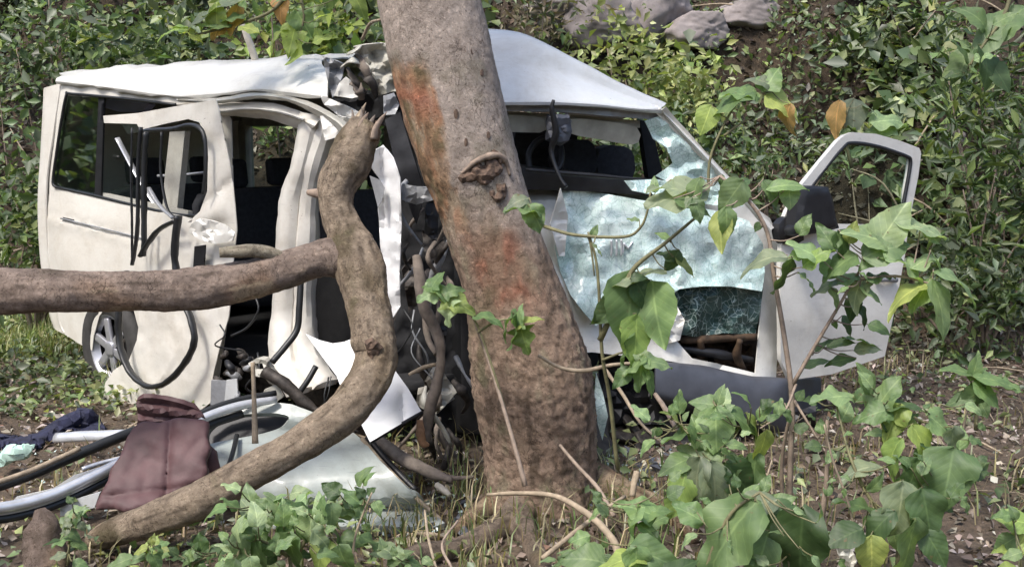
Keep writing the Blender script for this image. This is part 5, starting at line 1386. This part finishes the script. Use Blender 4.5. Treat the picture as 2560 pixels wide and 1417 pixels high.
plant("leafy_plant", "plant with the single largest leaf, low in front of the others by the sticks", "plant", (1760, 1470, 2.9),
      [([(1760, 1480, 2.9), (1780, 1380, 2.88), (1830, 1280, 2.86), (1900, 1230, 2.84)], 8), ([(1560, 1470, 3.0), (1580, 1340, 3.02), (1590, 1260, 3.05)], 7), ([(1960, 1470, 2.9), (1980, 1360, 2.9), (2000, 1280, 2.92)], 7)],
      [(1815, 1345, 290, 235, 2.84, 'o', 'g'), (1880, 1262, 160, 190, 2.9, 'o', 's'), (1985, 1300, 220, 350, 2.9, 'o', 'd'), (2000, 1370, 260, 270, 2.84, 'o', 'd'), (1940, 1260, 130, 30, 2.95, 'o', 'g'), (1590, 1270, 130, 160, 3.04, 'h', 'g'), (1640, 1275, 100, 20, 3.04, 'h', 'g'), (1580, 1330, 170, 255, 2.98, 'h', 'g'), (1630, 1330, 100, 330, 3.0, 'o', 'g'), (1640, 1392, 170, 340, 2.86, 'h', 'g'), (1550, 1400, 160, 190, 2.86, 'h', 'y'), (1460, 1395, 130, 170, 2.9, 'h', 'g'), (1590, 1415, 120, 270, 2.84, 'h', 'g'), (1900, 1400, 180, 250, 2.84, 'o', 'g'), (1720, 1280, 110, 150, 3.0, 'o', 'g'), (1700, 1420, 130, 30, 2.84, 'o', 'd')],
      filler=46, fill=(28, 80), fspread=150)
plant("leafy_plant", "bushy bright green plant on the bare ground, clear of the door", "plant", (2240, 1430, 3.2),
      [([(2245, 1430, 3.2), (2250, 1250, 3.25), (2230, 1100, 3.3), (2200, 980, 3.35)], 8), ([(2245, 1250, 3.25), (2310, 1120, 3.28), (2350, 1010, 3.3)], 6), ([(2240, 1350, 3.2), (2140, 1180, 3.25), (2090, 1010, 3.35)], 6), ([(2250, 1300, 3.2), (2340, 1220, 3.2), (2390, 1170, 3.2)], 6)],
      [(2085, 990, 125, 178, 3.34, 'o', 'p'), (2165, 945, 100, 110, 3.34, 'o', 'g'), (2215, 985, 150, 60, 3.32, 'h', 'g'), (2260, 1010, 120, 10, 3.3, 'h', 'g'), (2180, 1035, 120, 200, 3.3, 'h', 'g'), (2230, 1060, 130, 250, 3.28, 'h', 'y'), (2280, 1060, 110, 330, 3.28, 'h', 'y'), (2225, 1150, 150, 255, 3.2, 'o', 'y'), (2310, 1120, 150, 290, 3.2, 'h', 'y'), (2360, 1070, 130, 320, 3.24, 'h', 'g'), (2380, 1110, 110, 270, 3.22, 'h', 's'), (2150, 1170, 140, 185, 3.25, 'o', 's'), (2280, 1200, 140, 250, 3.15, 'o', 'd'),
       (2370, 1200, 200, 255, 3.12, 'h', 'g'), (2420, 1180, 130, 20, 3.14, 'o', 'd'), (2250, 1280, 190, 265, 3.08, 'o', 's'), (2190, 1320, 150, 230, 3.05, 'o', 'd'), (2320, 1290, 170, 280, 3.06, 'o', 'd'), (2180, 1390, 130, 275, 3.0, 'o', 'y'), (2270, 1380, 220, 265, 3.0, 'o', 'g'), (2140, 1260, 130, 160, 3.12, 'o', 'd'), (2340, 1370, 130, 300, 3.04, 'o', 'd'), (2110, 1340, 130, 200, 3.0, 'o', 'd')],
      filler=60, fill=(26, 75), fspread=135)
plant("leafy_plant", "small plant with a rosette of light leaves nearest the right edge", "plant", (2440, 1060, 4.3),
      [([(2440, 1075, 4.3), (2442, 1010, 4.3), (2445, 940, 4.3)], 6)],
      [(2395, 925, 110, 165, 4.3, 'o', 'g'), (2440, 915, 90, 70, 4.3, 'o', 'g'), (2490, 950, 140, 350, 4.28, 'o', 'g'), (2430, 990, 100, 220, 4.28, 'o', 'd'), (2470, 985, 110, 320, 4.26, 'o', 'g'), (2400, 1000, 90, 200, 4.3, 'o', 'g'), (2530, 965, 70, 340, 4.3, 'o', 'g')], filler=5, fill=(30, 60))
plant("leafy_plant", "small bright plant cut by the bottom right corner of the picture", "plant", (2560, 1430, 3.2),
      [([(2555, 1430, 3.2), (2545, 1350, 3.2), (2530, 1290, 3.2)], 5)],
      [(2530, 1300, 110, 170, 3.2, 'o', 'y'), (2560, 1340, 100, 60, 3.2, 'o', 'y'), (2510, 1360, 80, 220, 3.2, 'o', 'g')], filler=8, fill=(40, 80), tones='yyg')
plant("leafy_plant", "low rounded plant with soft light leaves below the middle of the curved branch", "plant", (730, 1440, 3.4),
      [([(730, 1450, 3.4), (720, 1360, 3.42), (700, 1290, 3.45), (640, 1260, 3.46)], 6), ([(735, 1400, 3.4), (790, 1310, 3.44), (850, 1260, 3.46), (910, 1250, 3.46)], 6), ([(720, 1390, 3.4), (650, 1350, 3.4), (600, 1370, 3.38)], 5)],
      [(640, 1290, 110, 200, 3.44, 'h', 'p'), (690, 1255, 100, 130, 3.46, 'h', 'p'), (740, 1265, 110, 60, 3.46, 'h', 'p'), (690, 1300, 110, 260, 3.42, 'h', 'g'), (760, 1310, 110, 300, 3.42, 'h', 'g'), (800, 1262, 80, 100, 3.46, 'h', 'p'), (830, 1290, 100, 260, 3.44, 'h', 'p'), (870, 1260, 90, 60, 3.46, 'h', 'p'), (900, 1275, 90, 290, 3.44, 'h', 'p'), (600, 1375, 120, 265, 3.36, 'h', 'g'), (690, 1350, 120, 200, 3.38, 'h', 'g'), (730, 1380, 130, 275, 3.34, 'h', 'g'), (775, 1345, 150, 265, 3.36, 'h', 'p'), (840, 1330, 120, 300, 3.4, 'h', 'g'), (800, 1390, 110, 250, 3.34, 'h', 'y'), (640, 1330, 80, 140, 3.42, 'h', 'p'), (880, 1350, 90, 0, 3.4, 'h', 'g'), (930, 1355, 90, 330, 3.4, 'h', 'g'), (650, 1395, 110, 290, 3.34, 'h', 'g'), (860, 1400, 100, 290, 3.3, 'h', 'g')],
      filler=80, fill=(35, 85), fshape='h', tones='gppgd', fspread=110)
plant("weed", "small weed with three leaves at the low end of the curved branch", "weed", (360, 1440, 3.5),
      [([(360, 1440, 3.5), (365, 1390, 3.5), (375, 1350, 3.5)], 4)], [(380, 1360, 60, 80, 3.5, 'o', 'y'), (340, 1395, 70, 190, 3.5, 'o', 'g'), (300, 1405, 80, 200, 3.5, 'o', 'g'), (390, 1400, 70, 300, 3.48, 'o', 'g')], filler=10, fill=(25, 50), tones='ggy')
plant("weed", "small grey-green weed beside the splintered stump in the bottom left corner", "weed", (170, 1400, 3.7),
      [([(170, 1410, 3.7), (175, 1340, 3.7), (185, 1280, 3.7)], 4)], [(195, 1278, 70, 20, 3.7, 'h', 'p'), (170, 1300, 70, 220, 3.7, 'h', 's'), (155, 1350, 70, 200, 3.7, 'o', 'g'), (200, 1360, 60, 330, 3.7, 'o', 'g')], filler=14, fill=(25, 55), tones='gsdd')
plant("weed", "low spreading weed in front of the tree roots, below the straight dry stick", "weed", (1430, 1440, 3.3),
      [([(1430, 1450, 3.3), (1425, 1400, 3.3), (1450, 1370, 3.32)], 4), ([(1430, 1430, 3.3), (1480, 1400, 3.3), (1520, 1385, 3.3)], 4)],
      [(1440, 1385, 80, 160, 3.3, 'h', 'g'), (1490, 1395, 90, 20, 3.28, 'h', 'p'), (1400, 1405, 70, 200, 3.3, 'h', 'g')], filler=16, fill=(25, 55), tones='gpgd')
plant("weed", "sparse weed on the bottom edge between the rounded plant and the tree roots", "weed", (990, 1440, 3.4),
      [([(990, 1450, 3.4), (985, 1400, 3.42), (960, 1365, 3.44)], 4), ([(990, 1430, 3.4), (1030, 1400, 3.4)], 4)],
      [(960, 1370, 80, 150, 3.4, 'o', 'p'), (1000, 1390, 90, 30, 3.4, 'o', 'g'), (1030, 1405, 70, 350, 3.38, 'o', 'g')], filler=14, fill=(25, 55), tones='gpgd')
plant("weed", "dark shaded weed tucked under the low part of the curved branch", "weed", (480, 1430, 3.7),
      [([(480, 1430, 3.7), (485, 1390, 3.7), (500, 1350, 3.72)], 4), ([(480, 1410, 3.7), (540, 1380, 3.7)], 4)],
      [(500, 1355, 60, 100, 3.7, 'o', 'd'), (540, 1380, 70, 20, 3.7, 'o', 'd'), (460, 1390, 60, 190, 3.7, 'o', 'd')], filler=20, fill=(25, 50), tones='ddg')
random.seed(63)
for i, (lb, bx, by, tx, ty, Y) in enumerate([("thin bare twig rising through the largest-leaved plant", 1880, 1400, 1930, 1150, 3.2), ("thin bare twig crossing the bright green plant", 2150, 1420, 2060, 1060, 3.1), ("thin bare twig leaning over the dry ground to the small rosette plant", 2330, 1300, 2420, 1010, 3.5), ("thin bare twig standing in the rounded plant under the branch", 880, 1420, 930, 1230, 3.35)]):
    pts = [(bx, by, Y), (bx * .6 + tx * .4 + random.uniform(-15, 15), by * .6 + ty * .4, Y), (bx * .25 + tx * .75 + random.uniform(-12, 12), by * .25 + ty * .75, Y), (tx, ty, Y)]
    o = ptube("dry_stick", pts, [4, 3.5, 3, 2], M['twig'], None, rough=.2, rscale=30, sides=6)
    tag(o, lb, "stick", "dry sticks among the plants")
# leaves in front of the bank
plant("vine_sprig", "sprig with a big green leaf and one orange-tipped yellow leaf over the screen pillar", "vine", (1790, 470, 4.6),
      [([(1770, 480, 4.6), (1780, 380, 4.6), (1850, 250, 4.6), (1930, 230, 4.6)], 4), ([(1810, 340, 4.6), (1850, 310, 4.6), (1880, 296, 4.6)], 4)],
      [(1820, 255, 160, 205, 4.6, 'h', 'g'), (1850, 235, 110, 170, 4.58, 'h', 'g'), (1765, 300, 90, 250, 4.6, 'o', 'y'), (1960, 262, 120, 330, 4.58, 'h', 'y'), (1968, 300, 90, 268, 4.56, 'o', 'b'), (1930, 195, 90, 60, 4.6, 'h', 'g'), (1900, 200, 80, 150, 4.6, 'h', 's')])
plant("vine_sprig", "dry curled sprig standing just above the open door's window", "vine", (2120, 420, 6.8),
      [([(2130, 420, 6.8), (2110, 330, 6.8), (2120, 270, 6.8)], 5)],
      [(2090, 300, 110, 262, 6.8, 'o', 'b'), (2135, 290, 110, 265, 6.8, 'o', 's'), (2220, 300, 110, 10, 6.8, 'o', 'p'), (2200, 325, 100, 190, 6.8, 'h', 'p')], filler=4, fill=(40, 60))
plant("vine_sprig", "hanging sprig of broad pale leaves in the top right corner", "vine", (2500, -40, 5.0),
      [([(2540, -60, 5.0), (2510, 40, 5.0), (2460, 110, 5.0), (2420, 170, 5.0)], 6)],
      [(2470, 100, 200, 225, 5.0, 'l', 'p'), (2520, 50, 150, 40, 5.0, 'o', 'g'), (2470, 170, 120, 280, 4.98, 'h', 'g'), (2410, 160, 120, 240, 5.0, 'o', 'g'), (2500, 190, 110, 300, 5.0, 'o', 'd'), (2440, 40, 110, 140, 5.0, 'o', 'g')], filler=10, fill=(40, 90))
plant("vine_sprig", "low hanging sprig of yellow-green and rusty leaves above the van roof", "vine", (700, -60, 5.6),
      [([(740, -60, 5.6), (690, 20, 5.6), (600, 60, 5.6), (480, 90, 5.6)], 6), ([(740, -40, 5.6), (760, 40, 5.6), (740, 110, 5.6)], 5)],
      [(500, 45, 150, 200, 5.6, 'o', 's'), (560, 10, 150, 20, 5.6, 'o', 's'), (430, 75, 90, 180, 5.6, 'o', 'y'), (480, 85, 80, 340, 5.58, 'o', 'y'), (585, 50, 90, 260, 5.6, 'o', 'b'), (545, 70, 80, 240, 5.6, 'o', 'b'), (700, 20, 90, 270, 5.6, 'h', 'b'), (730, 100, 100, 260, 5.58, 'h', 'y'), (690, 90, 80, 220, 5.6, 'h', 'y'), (900, 15, 90, 300, 5.4, 'o', 'y'), (760, 60, 90, 300, 5.6, 'h', 'g')],
      filler=24, fill=(40, 80), tones='ygyg', fspread=90)
o = ptube("bare_twig", [(640, 155, 6.6), (625, 110, 6.6), (605, 60, 6.6)], [8, 9, 6], M['deadpale'], None, rough=.2)
tag(o, "pale forked bare twig rising behind the van roof", "twig")
o = ptube("bare_twig", [(905, 100, 5.2), (925, 60, 5.1), (950, 50, 4.9)], [4, 4, 3], M['twig'], None)
tag(o, "thin bent twig touching the left side of the trunk top", "twig")

# ------------------------------------------------------------------ bushes and rocks on the bank
def bush(label, px, py, Y, rx, rz, n, size, pal, wts, wid=.5, droop=0.0, name="bush"):
    c = P(px, py, Y)
    base = Vector((c.x, c.y + .1, min(gz(c.x, c.y + .1), c.z - rz * .6)))
    root = thing(name, label, "bush", base, "bushes on the bank")
    k = max(5, n // 55)
    cl = rng.normal(0, .42, (k, 3)) * np.array([rx, rx * .5, rz]) + np.array(c)
    pts = cl[rng.integers(0, k, n)] + rng.normal(0, .16, (n, 3)) * np.array([1, .8, .9])
    leaf_soup("foliage", pts, rng.uniform(.25, 1.0, n) ** 1.6 * size * 1.45, pick(pal, n, wts), M['leafmass'], parent=root, up=.5, face=.5, wid=wid, droop=droop)
    sp = []
    for i in range(min(k, 7)):
        e = Vector(cl[i]); m_ = base.lerp(e, .5) + Vector((random.uniform(-.1, .1), 0, .05))
        sp.append(([base, m_, e], [.014, .009, .004]))
    tubes("stem", sp, M['stembrown'], root, sides=6, n=4)
BG = [(.055, .09, .03), (.09, .14, .045), (.15, .205, .065), (.23, .28, .09), (.13, .165, .10)]
bush("sunlit yellow-green bush rising behind the kicked-up front roof", 1620, 235, 9.6, .85, .45, 1700, .10, [(.12, .17, .04), (.22, .27, .08), (.33, .37, .13), (.38, .40, .20)], [1, 2, 3, 2])  # sunlight on this bush is put into its paler leaf colours
bush("yellow-green leafy shrub behind the bare twig over the van roof", 740, 80, 8.9, .6, .5, 700, .13, [(.10, .16, .035), (.20, .27, .06), (.28, .33, .08)], [2, 3, 2], .6)
bush("dark green bush at the top left corner of the bank", 60, 120, 9.5, .8, .7, 900, .10, BG, [4, 3, 1, .4, 2])
bush("green bush beside the rear corner of the van", 60, 420, 8.6, .5, .5, 700, .10, BG, [3, 3, 2, 1.5, 2])
bush("low bright bush left of the van above the horizontal limb", 55, 600, 8.3, .4, .4, 600, .10, BG, [2, 3, 3, 2, 1])
bush("mixed green bush above the rear end of the van roof", 330, 90, 9.3, .8, .5, 1000, .11, BG, [3, 3, 2, 1, 2])
bush("shaded fern-like bush between the screen pillar and the open door", 1900, 420, 8.8, .7, .5, 650, .09, BG, [3, 3, 2, .8, 3], .35)
bush("pale green bush in the upper right of the bank below the sprig", 2260, 120, 9.8, .7, .5, 500, .10, BG, [3, 3, 2, .6, 4], .4)
bush("fern-like bush at the right edge above the bare ground", 2500, 480, 7.6, .55, .8, 1300, .11, BG, [3, 4, 3, 1, 2], .28, .5)
bush("low grey-green bush at the foot of the bank right of the door", 2430, 720, 7.6, .6, .35, 900, .10, BG, [3, 3, 2, .6, 4], .4, .3)
bush("tall grassy bush in the far top right corner", 2520, 200, 8.6, .5, .7, 800, .13, BG, [3, 3, 2, .6, 2], .2, .6)
bush("dull green bush behind the trunk at the top of the picture", 1330, 40, 9.8, .6, .4, 600, .10, [(.16, .13, .08), (.10, .12, .05), (.24, .20, .12)], [2, 2, 1], .35)
bush("shaded bush seen through the van's empty windscreen", 1560, 400, 8.3, .7, .5, 1100, .09, BG, [5, 3, 2, .6, 2])
def rock(label, px, py, Y, r, sc, seed):
    c = P(px, py, Y)
    V, Fc = [], []
    nu, nv2 = 72, 46
    rr_ = random.Random(seed)
    pls = [(Vector((rr_.gauss(0, 1), rr_.gauss(0, 1), rr_.gauss(0, 1))).normalized(), rr_.uniform(.7, 1.0)) for _ in range(15)]
    for i in range(nv2 + 1):
        ph = math.pi * i / nv2
        for k in range(nu):
            th = 2 * math.pi * k / nu
            d = Vector((math.sin(ph) * math.cos(th), math.sin(ph) * math.sin(th), math.cos(ph)))
            rr = r * min(min(h / max(d.dot(n_), .12) for n_, h in pls), 1.35) * (1 + .07 * fbm(d, 4, seed) - .14 * max(0, nz(d, 3, seed + 3)) + .02 * nz(d, 16, seed))
            V.append((c.x + d.x * rr * sc[0], c.y + d.y * rr * sc[1], c.z + d.z * rr * sc[2]))
    for i in range(nv2):
        for k in range(nu):
            Fc.append((i * nu + k, (i + 1) * nu + k, (i + 1) * nu + (k + 1) % nu, i * nu + (k + 1) % nu))
    o = mesh_obj("rock", V, Fc, M['rock'])
    tag(o, label, "rock", "rocks on the bank")
rock("pinkish grey pitted rock on the bank behind the front roof", 1520, 62, 10.3, .27, (1.15, .9, .85), 1)
rock("large dull grey rock at the top edge right of the pitted rock", 1640, 22, 10.6, .36, (1.0, .9, 1.0), 5)
rock("pale rock low beside the large grey rock", 1745, 72, 10.4, .24, (1.2, .9, .8), 9)
rock("low dark rock at the top edge nearest the trunk", 1395, 30, 10.5, .24, (1.2, .9, .8), 21)
rock("dark grey rock high up, above the yellow-green bush to its right", 1870, 40, 10.6, .26, (1.3, .9, .8), 25)
rock("small weathered rock on the bank right of the open door", 2370, 370, 9.2, .16, (.9, .8, 1.1), 13)
# dead stems tangled over the bank and twigs on the ground
random.seed(31)
for i in range(34):
    x = random.uniform(-5, 5); y = toe(x) + random.uniform(.1, 2.6)
    L = random.uniform(.3, 1.1); a = random.uniform(-.9, .9) + (0 if random.random() < .5 else math.pi)
    p0 = Vector((x, y, gz(x, y) + .05)); p2 = Vector((x + L * math.cos(a), y + .2, 0)); p2.z = gz(p2.x, p2.y) + random.uniform(.05, .3)
    sp = ([p0, (p0 + p2) / 2 + Vector((0, -.08, random.uniform(.02, .15))), p2], [.010, .008, .004])
    if i == 0: SP = []
    SP.append(sp)
o = tubes("dead_stems", SP, M['twig'], None, kind="stuff", sides=6, n=4)
tag(o, "tangle of thin dead stems over the bank behind the van", "stems")
SP = []
for i in range(170):
    x = random.uniform(-4, 4.2); y = random.uniform(2.6, 8.8)
    L = random.uniform(.06, .45); a = random.uniform(0, 6.28)
    p0 = Vector((x, y, gz(x, y) + .012)); p2 = Vector((x + L * math.cos(a), y + L * math.sin(a), 0)); p2.z = gz(p2.x, p2.y) + .015
    mid = (p0 + p2) / 2 + Vector((random.uniform(-.03, .03), random.uniform(-.03, .03), .02))
    r = random.uniform(.003, .010)
    SP.append(([p0, mid, p2], [r, r * .9, r * .5]))
o = tubes("ground_twigs", SP, M['twig'], None, kind="stuff", sides=5, n=3)
tag(o, "many small dry twigs scattered over the ground", "twigs")
o = bark_tube("stump", [P(120, 1440, 3.75), P(112, 1370, 3.78), P(108, 1310, 3.8), P(100, 1272, 3.82)], [.09, .075, .055, .02], None, base=(.22, .17, .14), rough=.3, rscale=12, sides=16)
tag(o, "splintered grey brown stump in the bottom left corner", "stump")

def crumbs(name, label, n, boxes, size, mat):
    V, T = [], []
    for i in range(n):
        x0, x1, y0, y1 = random.choice(boxes)
        g = PG(random.uniform(x0, x1), random.uniform(y0, y1))
        c = Vector((g.x, g.y, gz(g.x, g.y) + .012)); s = len(V)
        for k in range(4):
            V.append(tuple(c + Vector((random.uniform(-1, 1), random.uniform(-1, 1), random.uniform(-.6, 1.2))) * size * random.uniform(.4, 1.4)))
        T += [(s, s + 1, s + 2), (s, s + 2, s + 3), (s, s + 3, s + 1), (s + 1, s + 3, s + 2)]
    o = mesh_obj(name, V, T, mat, None, False, kind="stuff")
    tag(o, label, "fragments")
random.seed(77)
crumbs("glass_crumbs", "pale broken glass crumbs scattered on the ground before the wreck", 420, [(900, 1200, 1190, 1330), (20, 330, 1100, 1300), (1480, 1760, 1130, 1290)], .012, M['windscreen'])
crumbs("plastic_shards", "small dark and broken plastic shards lying round the trunk foot", 120, [(900, 1200, 1190, 1330), (1480, 1760, 1130, 1290)], .028, M['bumper'])

random.seed(91)
GP = []
for i in range(900):
    a = random.uniform(0, 6.28); rr = abs(random.gauss(.42, .22)) + .12
    GP.append((.12 + rr * math.cos(a) * 1.3, 4.4 + rr * math.sin(a) * .7, 0))
GP = np.array([(x, y, gz(x, y)) for x, y, z in GP])
o = blades("trunk_grass", GP, rng.uniform(.05, .24, len(GP)), pick([(.34, .28, .16), (.20, .22, .09), (.13, .19, .06), (.44, .38, .24)], len(GP), [3, 2, 3, 1.5]), .0035, 1.0)
tag(o, "straggling dry and green grass round the foot of the trunk", "grass")
